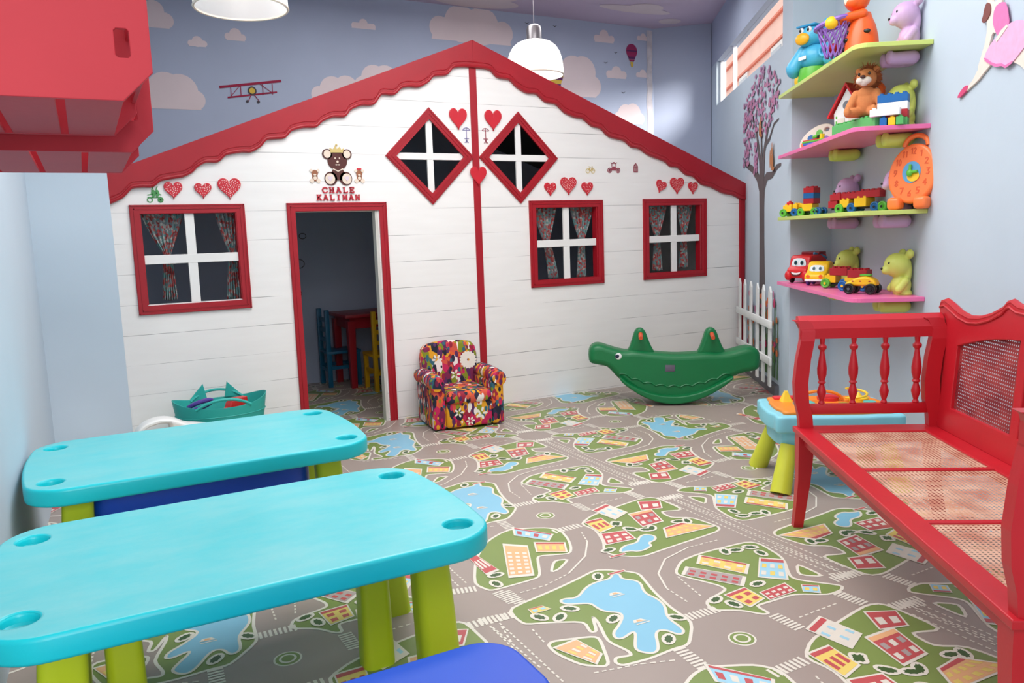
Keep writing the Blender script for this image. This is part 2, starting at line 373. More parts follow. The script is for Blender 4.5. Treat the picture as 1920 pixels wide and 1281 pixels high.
# ---- walls
def wallprism(name, pts, z0, z1, mat, label=None):
    mb = MB(); n = len(pts)
    ar = sum(pts[i][0]*pts[(i+1) % n][1]-pts[(i+1) % n][0]*pts[i][1] for i in range(n))
    if ar < 0: pts = pts[::-1]
    v = [(p[0], p[1], z0) for p in pts] + [(p[0], p[1], z1) for p in pts]
    f = [tuple(reversed(range(n))), tuple(range(n, 2*n))] + [(i, (i+1) % n, (i+1) % n+n, i+n) for i in range(n)]
    mb.add(v, f); return mb
CZ = 3.53
BY = 1.90                     # back wall
wallprism('w', [W(-8.9, WN)[:2], W(.165, WN)[:2], W(.165, WN+.15)[:2], W(-8.9, WN+.15)[:2]], 0, CZ, m_blue).build('wall_right', m_blue, smooth=False)['kind'] = 'structure'
wallprism('w', [W(-.108, 2.258)[:2], W(-.108, WN)[:2], W(.163, WN)[:2], W(.163, 2.258)[:2]], 0, CZ, m_blue).build('wall_right_return', m_blue, smooth=False)['kind'] = 'structure'
# left wall and the pillar that sticks out of it
wallprism('w', [(-3.02, -4.35), (-2.862, 0.0), (-2.862, 1.95), (-3.3, 1.95), (-3.3, -4.35)], 0, CZ, m_blue).build('wall_left', m_blue, smooth=False)['kind'] = 'structure'
wallprism('w', [(-2.874, -.3), (-2.472, -.3), (-2.472, -.012), (-2.862, -.012)], 0, CZ, m_blue).build('wall_left_pillar', m_blue, smooth=False)['kind'] = 'structure'

# painted shapes lie in the wall's own mesh
def cloudpolys(x0, z0, x1, z1, seed, shape=None):
    rr = random.Random(seed); w = x1-x0; h = z1-z0; out = []
    n = 4 if w > .35 else 3
    ptsx = [x0+w*(.2+.6*k/(n-1)) for k in range(n)]
    for k, x in enumerate(ptsx):
        r = h*(.26 if k in (0, n-1) else .42)*(1+.15*rr.random())
        r = min(r, w*.28)
        out.append(circ(x, z0+r+(0 if k in (0, n-1) else h-2*r-h*.12*rr.random()), r, 22))
    out.append([(x0+w*.12, z0), (x1-w*.12, z0), (x1-w*.16, z0+h*.55), (x0+w*.16, z0+h*.55)])
    return out
def sky_wall():
    mb = MB(); y = BY; KK = (BY+5.405)/(1.62+5.405)
    v, f = box(-2.862, 3.185, y, y+.15, 0, CZ+.05); mb.add(v, f, 0)
    def put(poly, m, dy=.002):
        k = len(mb.v)
        ar = sum(poly[i][0]*poly[(i+1) % len(poly)][1]-poly[(i+1) % len(poly)][0]*poly[i][1] for i in range(len(poly)))
        if ar < 0: poly = poly[::-1]
        dy += .00001*len(mb.m); poly = [(-2.629+(a+2.629)*KK, 1.3+(b-1.3)*KK) for a, b in poly]
        for p in poly: mb.v.append((p[0], y-dy, min(p[1], CZ-.004)))
        mb.f.append(tuple(range(k, k+len(poly)))); mb.m.append(m)
    cl = [(-2.12, 3.02, -1.83, 3.24), (-1.75, 2.9, -1.58, 2.99), (-1.46, 2.97, -1.27, 3.07), (-2.15, 2.40, -1.61, 2.70), (-.41, 3.16, -.12, 3.25),
          (.25, 3.13, 1.35, 3.50), (-.82, 2.50, -.21, 2.75), (-.41, 2.6, .13, 2.88), (1.70, 2.69, 2.27, 3.10), (2.16, 3.25, 2.47, 3.38),
          (2.72, 3.31, 2.92, 3.39), (2.31, 2.9, 2.62, 3.04), (2.70, 2.93, 2.92, 3.02), (2.39, 2.44, 2.86, 2.66), (-1.2, 3.28, -.9, 3.4), (-2.7, 3.1, -2.4, 3.3)]
    for i, c in enumerate(cl):
        for p in cloudpolys(*c, seed=i): put(p, 1)
    # peeled streaks by the corner
    rr = random.Random(3)
    for x, w0, z0, z1 in ((2.90, .07, 2.2, 3.42),):
        L = [(x-w0/2+rr.uniform(-.008, .008), z0+(z1-z0)*k/14) for k in range(15)]; Rt = [(x+w0/2+rr.uniform(-.008, .008), z0+(z1-z0)*k/14) for k in range(15)]
        put(L + Rt[::-1], 2, .003)
    # painted balloon (far, with basket) and the striped one behind the lamp
    put(circ(2.665, 3.19, .072, 20, .075), 3, .004)
    put([(2.615, 3.135), (2.715, 3.135), (2.705, 3.11), (2.625, 3.11)], 5, .005)
    put([(2.625, 3.105), (2.705, 3.105), (2.69, 3.085), (2.64, 3.085)], 3, .005)
    put([(2.645, 3.08), (2.685, 3.08), (2.68, 3.03), (2.655, 3.03)], 4, .005)
    put([(2.60, 3.20), (2.73, 3.20), (2.73, 3.185), (2.60, 3.185)], 5, .006)
    put(circ(1.56, 3.03, .15, 28, .17), 5, .004)
    for k, (zz, hw) in enumerate(((2.90, .13), (2.87, .12), (2.84, .105), (2.80, .095), (2.76, .08))):
        put([(1.68-hw, zz), (1.68+hw, zz), (1.68+hw-.01, zz-.036), (1.68-hw+.01, zz-.036)], (4, 5, 4, 5, 3)[k], .005+.0004*k)
    for x, z in ((2.46, 3.16), (2.33, 3.05), (2.55, 2.76), (1.72, 3.36), (1.4, 3.36)):
        put([(x-.03, z+.006), (x, z), (x+.03, z+.012), (x, z-.008)], 6, .004)
    # red biplane painted on the wall
    ax, az = -1.27, 2.565
    def tilt(x, z, a=R(5.5)): return (ax+(x-ax)*math.cos(a)-(z-az)*math.sin(a), az+(x-ax)*math.sin(a)+(z-az)*math.cos(a))
    def bar(x0, z0, x1, z1, w, m=7, dy=.004):
        if m == 7: (x0, z0), (x1, z1) = tilt(x0, z0), tilt(x1, z1)
        d = Vector((x1-x0, z1-z0)).normalized(); n = Vector((-d.y, d.x))*w/2
        put([(x0-n.x, z0-n.y), (x1-n.x, z1-n.y), (x1+n.x, z1+n.y), (x0+n.x, z0+n.y)], m, dy)
    bar(-1.52, 2.615, -1.01, 2.645, .02); bar(-1.47, 2.53, -1.06, 2.555, .013)
    for x in (-1.44, -1.36, -1.18, -1.10): bar(x, 2.535, x+.01, 2.625, .006, 7, .0045)
    bar(-1.44, 2.54, -1.35, 2.625, .005, 7, .005); bar(-1.19, 2.625, -1.10, 2.55, .005, 7, .005)
    put(circ(-1.265, 2.575, .036, 18), 6, .0055); put(circ(-1.265, 2.575, .024, 18), 4, .006)
    bar(-1.275, 2.545, -1.31, 2.49, .006); bar(-1.255, 2.545, -1.22, 2.49, .006); put(circ(-1.31, 2.487, .012, 10), 6, .006); put(circ(-1.22, 2.487, .012, 10), 6, .006)
    # faint wall drawings inside the playhouse
    for (x, z, r) in ((-.98, 1.12, .05), (-1.0, .86, .03), (-.93, 1.36, .03)):
        for k in range(20):
            a0, a1 = 2*PI*k/20, 2*PI*(k+1)/20
            bar(x+r*math.cos(a0), z+r*.8*math.sin(a0), x+r*math.cos(a1), z+r*.8*math.sin(a1), .006, 6, .004)
    o = mb.build('wall_back', [m_sky, m_cloud, m_stain, M('mural_magenta_paint', (150, 40, 90), .8), M('mural_yellow_paint', (214, 180, 70), .8),
                               M('mural_plum_paint', (96, 40, 92), .8), M('mural_dark_paint', (70, 62, 70), .8), M('mural_red_paint', (150, 22, 60), .8)], smooth=False)
    o['kind'] = 'structure'
sky_wall()
# short wall face turning the corner, then the side wall with the tree
c0 = Vector((3.18, BY)); tw1 = W(3.22, 2.256); c1 = Vector((tw1.x, tw1.y))
mb = wallprism('w', [(3.18, BY), (c1.x, c1.y), (c1.x+.1, c1.y+.1), (3.28, BY+.15)], 0, CZ+.05, m_sky)
o = mb.build('wall_back_corner', [m_sky], smooth=False); o['kind'] = 'structure'

def side_wall():
    mb = MB(); TOP = 2.605
    rot = Matrix.Rotation(WANG, 4, 'Z')
    def lx(d, n, z): w = W(d, n, z); return (w.x, w.y, w.z)
    def slab(d0, d1, n0, n1, z0, z1, m=0):
        v = [lx(d, n, z) for z in (z0, z1) for d, n in ((d0, n0), (d1, n0), (d1, n1), (d0, n1))]
        mb.add(v, [(0, 1, 2, 3), (7, 6, 5, 4), (0, 4, 5, 1), (1, 5, 6, 2), (2, 6, 7, 3), (3, 7, 4, 0)], m)
    slab(.163, 3.3, 2.262, 2.36, 0, TOP)
    slab(.163, 3.3, 2.262, 2.36, 3.06, CZ+.05, 5)
    slab(2.92, 3.3, 2.262, 2.36, TOP, 3.06)
    rr = random.Random(11)
    def put(poly, m, off):       # poly in (d, z)
        k = len(mb.v)
        for p in poly: mb.v.append(lx(p[0], 2.262-off, p[1]))
        ar = sum(poly[i][0]*poly[(i+1) % len(poly)][1]-poly[(i+1) % len(poly)][0]*poly[i][1] for i in range(len(poly)))
        f = tuple(range(k, k+len(poly)))
        mb.f.append(f if ar < 0 else tuple(reversed(f))); mb.m.append(m)
    def limb(pts, ws, m=1, off=.002):
        P = [Vector(p) for p in pts]; L = []; Q = []
        for i, p in enumerate(P):
            d = (P[min(i+1, len(P)-1)]-P[max(0, i-1)]).normalized(); n = Vector((-d.y, d.x))*ws[i]/2
            L.append(tuple(p+n)); Q.append(tuple(p-n))
        put(L+Q[::-1], m, off)
    limb([(.74, .35), (.76, .8), (.78, 1.2), (.79, 1.45), (.79, 1.66)], [.26, .2, .17, .17, .2])
    limb([(.79, 1.6), (.95, 1.72), (1.15, 1.8), (1.42, 1.86), (1.55, 1.93)], [.14, .08, .06, .045, .02], off=.0024)
    limb([(.79, 1.6), (.62, 1.70), (.45, 1.70), (.30, 1.75), (.17, 1.76)], [.13, .07, .05, .04, .02], off=.0028)
    limb([(.80, 1.6), (.86, 1.85), (1.0, 2.1), (1.2, 2.28), (1.38, 2.33)], [.12, .07, .045, .03, .012], off=.0032)
    limb([(.78, 1.6), (.72, 1.9), (.58, 2.1), (.40, 2.28), (.22, 2.38)], [.12, .07, .045, .03, .012], off=.0036)
    limb([(.78, 1.6), (.80, 1.9), (.84, 2.2), (.80, 2.45)], [.1, .05, .03, .01], off=.004)
    limb([(.70, 1.95), (.55, 1.98), (.40, 2.08), (.25, 2.1)], [.04, .03, .02, .01], off=.0044)
    for k in range(330):
        t = rr.random()*2*PI; q = math.sqrt(rr.random())
        d = .83+.62*q*math.cos(t); z = 2.30+.27*q*math.sin(t)
        if k % 3 == 0: d = 1.15+.35*rr.random(); z = 1.85+.55*rr.random()
        if k % 11 == 0: d = .95+.12*rr.random(); z = 1.72+.3*rr.random()
        if d < .19 or z > TOP-.03: continue
        put(circ(d, z, rr.uniform(.015, .04), 7, rr.uniform(.012, .026)), 2+(k % 2), .005+.00002*k)
    def squirrel(d, z, s):
        for (a, b, ra, rb) in ((0, 0, .05, .08), (.01, .1, .035, .035), (.07, .03, .03, .09), (.02, .15, .012, .03), (-.02, .15, .012, .03), (-.03, -.07, .06, .02)):
            put(circ(d+a*s, z+b*s, ra*s, 14, rb*s), 4, .013+abs(a)*.01+ra*.01)
    squirrel(.41, 1.80, .8); squirrel(.80, 2.08, .62)
    for k in range(70):
        d = rr.uniform(.2, 1.25); z = rr.uniform(.25, .78)
        limb([(d, .12), (d+rr.uniform(-.03, .03), z)], [.012, .006], 6, .0046+.00001*k)
        put(circ(d, z, rr.uniform(.018, .04), 9, rr.uniform(.018, .034)), (7, 8, 2, 7, 6)[k % 5], .012+.00002*k)
    o = mb.build('wall_side', [m_blue, M('mural_bark_brown', (92, 82, 84), .85), M('mural_blossom_pink', (190, 124, 158), .85), M('mural_blossom_mauve', (178, 132, 168), .85),
                               M('mural_squirrel_brown', (176, 112, 66), .85), m_sky, M('mural_grass_green', (84, 128, 74), .85), M('mural_flower_orange', (224, 120, 66), .85),
                               M('mural_flower_magenta', (204, 66, 110), .85)], smooth=False)
    o['kind'] = 'structure'
side_wall()
def wbox(name, d0, d1, n0, n1, z0, z1, mat, parent=None, kind=None, r=0):
    v, f = box(d0, d1, -n1, -n0, z0, z1, r)
    o = MB().add(v, f, 0, Matrix.Rotation(WANG, 4, 'Z')).build(name, mat, parent)
    if kind: o['kind'] = kind
    return o
wbox('baseboard_side', .165, 3.2, 2.226, 2.262, 0.0, .085, M('grey_baseboard', (96, 96, 102), .6), kind='structure')

# ---- clerestory window above the side wall
win = wbox('window_1', .165, 2.92, 2.30, 2.335, 2.605, 2.64, M('window_frame_white', (226, 226, 232), .5), kind='structure')
g_m, g_nt, g_b = newmat('window_glass')
gt = g_nt.nodes.new('ShaderNodeBsdfTransparent'); gg = g_nt.nodes.new('ShaderNodeBsdfGlossy'); gx = g_nt.nodes.new('ShaderNodeMixShader')
gg.inputs['Roughness'].default_value = .05; gx.inputs[0].default_value = .06
g_nt.links.new(gt.outputs[0], gx.inputs[1]); g_nt.links.new(gg.outputs[0], gx.inputs[2]); g_nt.links.new(gx.outputs[0], g_nt.nodes['Material Output'].inputs['Surface'])
g_m.node_tree.nodes.remove(g_b)
wm = bpy.data.materials['window_frame_white']
for d in (2.885, 2.2): wbox('mullion', d, d+.035, 2.30, 2.335, 2.64, 3.06, wm, win)
wbox('glass_pane', .165, 2.92, 2.315, 2.319, 2.64, 3.06, g_m, win)

# ---- ceiling: one slab with painted clouds
def ceiling():
    mb = MB()
    p = [(-3.3, -8.9), (-3.3, 2.05), (3.3, 2.05), W(3.45, 2.4)[:2], W(0.0, 2.7)[:2], W(-8.9, 2.7)[:2]]
    p = [tuple(q)[:2] for q in p]; n = len(p)
    v = [(q[0], q[1], CZ) for q in p] + [(q[0], q[1], CZ+.12) for q in p]
    mb.add(v, [tuple(range(n)), tuple(reversed(range(n, 2*n)))] + [(i, i+n, (i+1) % n+n, (i+1) % n) for i in range(n)])
    def put(poly, m=1):
        k = len(mb.v)
        for q in poly: mb.v.append((q[0], q[1], CZ-.003-.00003*len(mb.m)))
        mb.f.append(tuple(reversed(range(k, k+len(poly))))); mb.m.append(m)
    for cx, cy, rx, ry in ((2.52, 1.35, .44, .10), (2.58, 1.26, .2, .13), (3.15, 1.58, .13, .1), (.9, 1.70, .45, .17), (.95, 1.5, .28, .17), (-1.2, .7, .4, .2), (1.4, .1, .4, .2), (.4, -.5, .4, .2)):
        put(circ(cx, cy, rx, 26, ry))
    o = mb.build('ceiling', [m_ceil, m_cloud], smooth=False); o['kind'] = 'structure'
ceiling()

# added frames around the three unseen fill lights; the ceiling has no openings
for i, (x, y, w, h) in enumerate(((-.8, -2.2, 2.8, 2.2), (.5, .45, 3.8, .7), (-2.3, -6.2, 1.2, 1.6))):
    v, f = upflat([[(x-w/2-.04, y-h/2-.04), (x+w/2+.04, y-h/2-.04), (x+w/2+.04, y+h/2+.04), (x-w/2-.04, y+h/2+.04)], [(x-w/2, y-h/2), (x+w/2, y-h/2), (x+w/2, y+h/2), (x-w/2, y+h/2)]], .03)
    MB().add([(p[0], p[1], p[2]+CZ-.032) for p in v], f).build('window_%d' % (i+2), wm, smooth=False)['kind'] = 'structure'

# ---- what the clerestory looks out on: a peach house front across the alley, and the ground outside
def outside():
    t = thing('neighbouring_house', 'peach rendered house front with orange-red bands seen through the high side window', 'building', W(13, 4.6, 0), WANG)
    pe = M('peach_render', (250, 208, 192), .9, .05, 2); ob = M('orange_band', (232, 134, 108), .8)
    MB().add(*box(-7, 7, -.3, 0, 0, 9)).build('wall', pe, t)
    for z in (4.72, 5.2, 6.3): MB().add(*box(-7, 7, 0, .06, z, z+.045)).build('band', ob, t)
    for x in (-3.6, -.6, 2.6):
        w = MB().add(*box(x, x+.9, 0, .04, 4.0, 4.7)).build('window_frame', M('house_window_white', (236, 232, 228), .6), t)
        MB().add(*box(x+.08, x+.82, .04, .05, 4.08, 4.62)).build('pane', M('house_window_pane', (150, 160, 170), .2), w)
outside()
MB().add(*box(-25, 25, -30, 25, -.2, -.08)).build('ground', M('outdoor_paving', (168, 164, 158), .9), smooth=False)['kind'] = 'structure'

# ================================================================== THE PLAYHOUSE
m_plank, nt, b = newmat('white_planks')
N = nt.nodes; L = nt.links
tc = N.new('ShaderNodeTexCoord'); sp = N.new('ShaderNodeSeparateXYZ'); L.new(tc.outputs['Object'], sp.inputs[0])
def mth(op, a, b2=None):
    n = N.new('ShaderNodeMath'); n.operation = op
    for i, q in enumerate((a, b2)):
        if q is None: continue
        if isinstance(q, (int, float)): n.inputs[i].default_value = q
        else: L.new(q, n.inputs[i])
    return n.outputs[0]
zz = mth('ADD', sp.outputs['Z'], -.0135)
row = mth('FLOOR', mth('DIVIDE', zz, .188))
fr = mth('MULTIPLY', mth('FRACT', mth('DIVIDE', zz, .188)), .188)
nz = N.new('ShaderNodeTexNoise'); nz.noise_dimensions = '2D'; nz.inputs['Scale'].default_value = 1.0
cb = N.new('ShaderNodeCombineXYZ'); L.new(mth('MULTIPLY', sp.outputs['X'], 1.6), cb.inputs[0]); L.new(mth('MULTIPLY', row, 7.3), cb.inputs[1]); L.new(cb.outputs[0], nz.inputs['Vector'])
wid = mth('MULTIPLY', mth('MAXIMUM', mth('SUBTRACT', nz.outputs['Fac'], .36), 0.0), .0085)
line = mth('LESS_THAN', fr, wid)
mx = N.new('ShaderNodeMix'); mx.data_type = 'RGBA'
nc = N.new('ShaderNodeTexNoise'); nc.inputs['Scale'].default_value = 3; nc.inputs['Detail'].default_value = 5
mp = N.new('ShaderNodeMapping'); mp.inputs['Scale'].default_value = (1, 1, 6); L.new(tc.outputs['Object'], mp.inputs[0]); L.new(mp.outputs[0], nc.inputs['Vector'])
cr = N.new('ShaderNodeValToRGB'); cr.color_ramp.elements[0].color = lin((236, 233, 230))+(1,); cr.color_ramp.elements[1].color = lin((246, 244, 241))+(1,)
L.new(nc.outputs['Fac'], cr.inputs[0]); L.new(line, mx.inputs[0]); L.new(cr.outputs[0], mx.inputs[6]); mx.inputs[7].default_value = lin((112, 108, 104))+(1,)
L.new(mx.outputs[2], b.inputs['Base Color']); b.inputs['Roughness'].default_value = .5
bpn = N.new('ShaderNodeBump'); bpn.inputs['Strength'].default_value = .5; bpn.inputs['Distance'].default_value = .003
L.new(mth('SUBTRACT', mth('MULTIPLY', nc.outputs['Fac'], .12), line), bpn.inputs['Height']); L.new(bpn.outputs[0], b.inputs['Normal'])
m_bare = M('raw_white_edge', (206, 204, 196), .7)

SL = (2.700-1.69)/2.667
house = thing('playhouse', 'white plank playhouse front with red scalloped gable boards, a doorway and five windows', 'playhouse', (0, 0, 0))
W1 = (-2.308, -1.741, .952, 1.512); W2 = (.487, 1.06, .942, 1.511); W3 = (1.584, 2.153, .942, 1.514)
D1 = [(-.369, 2.166), (-.089, 1.886), (-.369, 1.606), (-.649, 1.886)]; D2 = [(.359, 2.166), (.639, 1.886), (.359, 1.606), (.079, 1.886)]
def rc(q): return [(q[0], q[2]), (q[1], q[2]), (q[1], q[3]), (q[0], q[3])]
wallout = [(-2.60, 0), (-1.372, 0), (-1.372, 1.515), (-.788, 1.515), (-.788, 0), (2.66, 0), (2.66, 1.66), (0, 2.66), (-2.60, 1.68)]
v, f = flat([wallout, rc(W1), rc(W2), rc(W3), D1, D2], .024)
MB().add([(p[0], p[1]+.012, p[2]) for p in v], f).build('plank_wall', m_plank, house, smooth=False)

# gable boards with scalloped lower edge
scL = [(-2.451, 1.575), (-2.393, 1.605), (-2.339, 1.659), (-2.283, 1.668), (-2.22, 1.67), (-2.172, 1.706), (-2.094, 1.722), (-2.041, 1.731), (-1.994, 1.754), (-1.958, 1.789), (-1.902, 1.82), (-1.828, 1.825), (-1.777, 1.868), (-1.679, 1.888), (-1.623, 1.889), (-1.565, 1.921), (-1.519, 1.968),
       (-1.45, 1.978), (-1.40, 1.985), (-1.355, 2.03), (-1.27, 2.055), (-1.19, 2.06), (-1.15, 2.095), (-1.07, 2.13), (-.99, 2.135), (-.95, 2.18), (-.87, 2.215), (-0.781, 2.225), (-0.722, 2.293), (-0.629, 2.297), (-0.577, 2.342), (-0.518, 2.358), (-0.438, 2.36), (-0.369, 2.397), (-0.323, 2.44), (-0.224, 2.456), (-0.168, 2.508), (-0.075, 2.523), (-0.008, 2.523)]
scR = [(-0.008, 2.523), (0.043, 2.522), (0.131, 2.515), (0.192, 2.465), (0.29, 2.455), (0.354, 2.404), (0.437, 2.366), (0.522, 2.363), (0.598, 2.309), (0.694, 2.295), (0.772, 2.236), (0.87, 2.203), (0.942, 2.195), (1.024, 2.141), (1.108, 2.126), (1.192, 2.063), (1.336, 2.036), (1.413, 1.986), (1.493, 1.975), (1.592, 1.923), (1.756, 1.876), (1.818, 1.834), (1.902, 1.825), (1.987, 1.766), (2.074, 1.749), (2.161, 1.684), (2.272, 1.660), (2.408, 1.608), (2.523, 1.590), (2.616, 1.555), (2.668, 1.55)]
def gable(sc, top, parent):
    sm = []
    for i in range(len(sc)-1):
        p0, p1, p2, p3 = sc[max(0, i-1)], sc[i], sc[i+1], sc[min(len(sc)-1, i+2)]
        for k in range(4):
            t = k/4; sm.append(tuple(.5*(2*p1[j]+(p2[j]-p0[j])*t*.8+(-1.2*p1[j]+1.6*p0[j]*0+1.2*p2[j])*0 + (2*p0[j]-5*p1[j]+4*p2[j]-p3[j])*t*t*.8+(3*(p1[j]-p2[j])+p3[j]-p0[j])*t*t*t*.8)+.2*(p2[j]-p1[j])*t for j in (0, 1)))
    sm.append(sc[-1])
    g = MB(); v, f = flat([sm + top], .022)
    g.add([(p[0], p[1]-.012, p[2]) for p in v], f)
    o = g.build('gable_board', m_red, parent, smooth=False)
    mo = MB().add(*tube([(p[0], -.034, p[1]+.012) for p in sm[::1]], .011, 8)).add(*tube([(p[0], -.034, p[1]+.040) for p in sm], .004, 6))
    mo.build('scallop_moulding', m_red, o)
gable([(-2.468, 1.57)]+scL, [(-.008, 2.717), (-2.468, 1.755)], house)
gable(scR, [(2.675, 1.575), (2.675, 1.695), (-.006, 2.717)], house)
MB().add(*box(-.036, .018, -.022, -.012, .0, 2.525)).build('centre_batten', m_red, house, smooth=False)
MB().add(*box(2.612, 2.672, -.026, .012, 0, 1.57)).add(*box(2.660, 2.672, .012, 1.0, 0, 1.58)).build('corner_batten', m_red, house, smooth=False)
MB().add(*box(2.640, 2.660, .02, 1.88, 0, 1.62)).build('side_panel', M('side_panel_white', (222, 220, 215), .7), house, smooth=False)
# roof sheets behind the gable keep the inside dark
for s in (-1, 1):
    xe = 2.655 if s > 0 else -2.45
    mb = MB(); ze = 2.64-abs(xe)*.379
    mb.add([(0, .013, 2.64), (xe, .013, ze), (xe, 1.89, ze), (0, 1.89, 2.64), (0, .013, 2.61), (xe, .013, ze-.03), (xe, 1.89, ze-.03), (0, 1.89, 2.61)],
           [(0, 1, 2, 3) if s < 0 else (3, 2, 1, 0), (7, 6, 5, 4) if s < 0 else (4, 5, 6, 7), (0, 4, 5, 1), (1, 5, 6, 2), (2, 6, 7, 3), (3, 7, 4, 0)])
    mb.build('roof_sheet', M('roof_inner_dark', (58, 54, 56), .8), house, smooth=False)

def frame_rect(x0, x1, z0, z1, w, parent, name='window_frame', bottom=True, back=.04):
    fr_ = MB(); hl = [(x0+w, z0+w), (x1-w, z0+w), (x1-w, z1-w), (x0+w, z1-w)]
    if bottom: loops = [[(x0, z0), (x1, z0), (x1, z1), (x0, z1)], hl]
    else: loops = [[(x0, z0), (x0+w, z0), (x0+w, z1-w), (x1-w, z1-w), (x1-w, z0), (x1, z0), (x1, z1), (x0, z1)]]
    v, f = flat(loops, .014); fr_.add([(p[0], p[1]-.012, p[2]) for p in v], f)
    # raised outer bead
    for a in (.006, .026):
        q = [(x0+a, z0+(a if bottom else 0)), (x0+a, z1-a), (x1-a, z1-a), (x1-a, z0+(a if bottom else 0))]
        if bottom: q.append(q[0])
        for p1, p2 in zip(q, q[1:]):
            xa, xb = sorted((p1[0], p2[0])); za, zb = sorted((p1[1], p2[1]))
            fr_.add(*box(xa-.003, xb+.003, -.030, -.025, za-.003, zb+.003))
    # reveal lining through the planks
    i = w-.004
    if bottom: fr_.add(*box(x0+i, x1-i, -.02, back, z0+i, z0+i+.006))
    fr_.add(*box(x0+i, x1-i, -.02, back, z1-i-.006, z1-i))
    return fr_
for q, oo in ((W1, (-2.363, -1.687, .89, 1.565)), (W2, (.431, 1.119, .889, 1.564)), (W3, (1.528, 2.219, .889, 1.567))):
    fr_ = frame_rect(*oo, .054, house); 
    fr_.add(*box(q[0]-.003, q[0]+.006, -.02, .04, q[2], q[3])); fr_.add(*box(q[1]-.006, q[1]+.003, -.02, .04, q[2], q[3]))
    o = fr_.build('window_frame', m_red, house, smooth=False)
    cx = (q[0]+q[1])/2; cz = 1.228
    MB().add(*box(cx-.028, cx+.028, -.008, .008, q[2], q[3], .002, 1)).add(*box(q[0], q[1], -.0095, .0065, cz-.028, cz+.028, .002, 1)).build('cross_bar', m_white, o, smooth=False)
for cx in (-.369, .359):
    c = (cx, 1.886); Ro = .342; Ri = .262
    v, f = flat([[(c[0], c[1]+Ro), (c[0]+Ro, c[1]), (c[0], c[1]-Ro), (c[0]-Ro, c[1])], [(c[0], c[1]+Ri), (c[0]+Ri, c[1]), (c[0], c[1]-Ri), (c[0]-Ri, c[1])]], .014)
    dm = MB().add([(p[0], p[1]-.012, p[2]) for p in v], f)
    for rr_ in (Ro-.012, Ro-.042):
        v, f = flat([[(c[0], c[1]+rr_), (c[0]+rr_, c[1]), (c[0], c[1]-rr_), (c[0]-rr_, c[1])], [(c[0], c[1]+rr_-.007), (c[0]+rr_-.007, c[1]), (c[0], c[1]-rr_+.007), (c[0]-rr_+.007, c[1])]], .004)
        dm.add([(p[0], p[1]-.026, p[2]) for p in v], f)
    o = dm.build('diamond_frame', m_red, house, smooth=False)
    MB().add(*box(cx-.024, cx+.024, -.010, .006, c[1]-.262, c[1]+.262, .002, 1)).add(*box(cx-.262, cx+.262, -.0115, .0045, c[1]-.024, c[1]+.024, .002, 1)).build('cross_bar', m_white, o, smooth=False)
fr_ = frame_rect(-1.418, -.724, 0, 1.566, .055, house, bottom=False)
o = fr_.build('door_frame', m_red, house, smooth=False)
MB().add(*box(-.808, -.784, -.010, .055, 0, 1.515)).add(*box(-1.37, -.79, .0, .055, 1.505, 1.515)).add(*box(-1.376, -1.364, .0, .055, 0, 1.515)).build('door_jamb', m_bare, o, smooth=False)

# ---- hearts and cut-outs glued to the front
FY = -.0125
m_heart = M('glossy_heart_red', (204, 32, 48), .35, .05, 8)
m_dot = M('white_paint_dots', (236, 214, 208), .5, .02)
def hearts(x, z, w, h, label, group, dots=0, tilt=0, y=FY, t=.014):
    L_ = [(p[0]*w, p[1]*h) for p in heart(1.0, 40)]
    ca, sa = math.cos(tilt), math.sin(tilt)
    L_ = [(p[0]*ca-p[1]*sa, p[0]*sa+p[1]*ca) for p in L_]
    mb = MB().add(*flat([L_], t, .003, 1), 0)
    if dots:
        rr = random.Random(int(x*1000)); n = 0
        pts = []
        for _ in range(4000):
            px, pz = rr.uniform(-.5, .5), rr.uniform(-.5, .6)
            k = len(heart()); ins = False; H_ = heart(.86, 40); j = len(H_)-1
            for i in range(len(H_)):
                if ((H_[i][1] > pz) != (H_[j][1] > pz)) and px < (H_[j][0]-H_[i][0])*(pz-H_[i][1])/(H_[j][1]-H_[i][1]+1e-9)+H_[i][0]: ins = not ins
                j = i
            if ins and all((px-a)**2*w*w+(pz-b_)**2*h*h > .010**2 for a, b_ in pts):
                pts.append((px, pz)); mb.add([(u, -t-.0006, v_) for u, v_ in [((px*w+.0025*math.cos(q))*ca-(pz*h+.0036*math.sin(q))*sa, (px*w+.0025*math.cos(q))*sa+(pz*h+.0036*math.sin(q))*ca) for q in [2*PI*kk/6 for kk in range(6)]]], [(0, 1, 2, 3, 4, 5)], 1)
            if len(pts) >= dots: break
    o = mb.build('wooden_heart', [m_heart, m_dot], loc=(x, y, z))
    tag(o, label, 'wall decoration', group)
G1 = 'dotted red hearts above the playhouse windows'
for x, z, w, h, d, tl, lb in ((-2.104, 1.650, .115, .115, 30, 0, 'dotted red wooden heart above the left window, nearest the green carriage cut-out'),
    (-1.930, 1.648, .110, .105, 28, 0, 'small dotted red wooden heart above the left playhouse window, middle of its three'),
    (-1.770, 1.660, .152, .145, 60, 0, 'largest dotted red wooden heart above the left playhouse window, right of its three'),
    (.626, 1.650, .115, .110, 16, 0, 'small dotted red heart above the middle square window, left of its three'),
    (.795, 1.674, .158, .150, 60, 0, 'large dotted red heart above the middle square window, between two small hearts'),
    (.972, 1.652, .115, .112, 20, 0, 'small dotted red heart above the middle square window, right of its three'),
    (1.717, 1.668, .115, .112, 26, -.35, 'small tilted dotted red heart above the rightmost playhouse window'),
    (1.893, 1.675, .158, .148, 60, 0, 'large dotted red wooden heart, middle of three above the rightmost playhouse window'),
    (2.069, 1.655, .112, .108, 26, 0, 'small upright dotted red heart above the rightmost playhouse window, nearest the gable board')):
    hearts(x, z, w, h, lb, G1, d, tl)
G2 = 'plain red hearts by the centre batten'
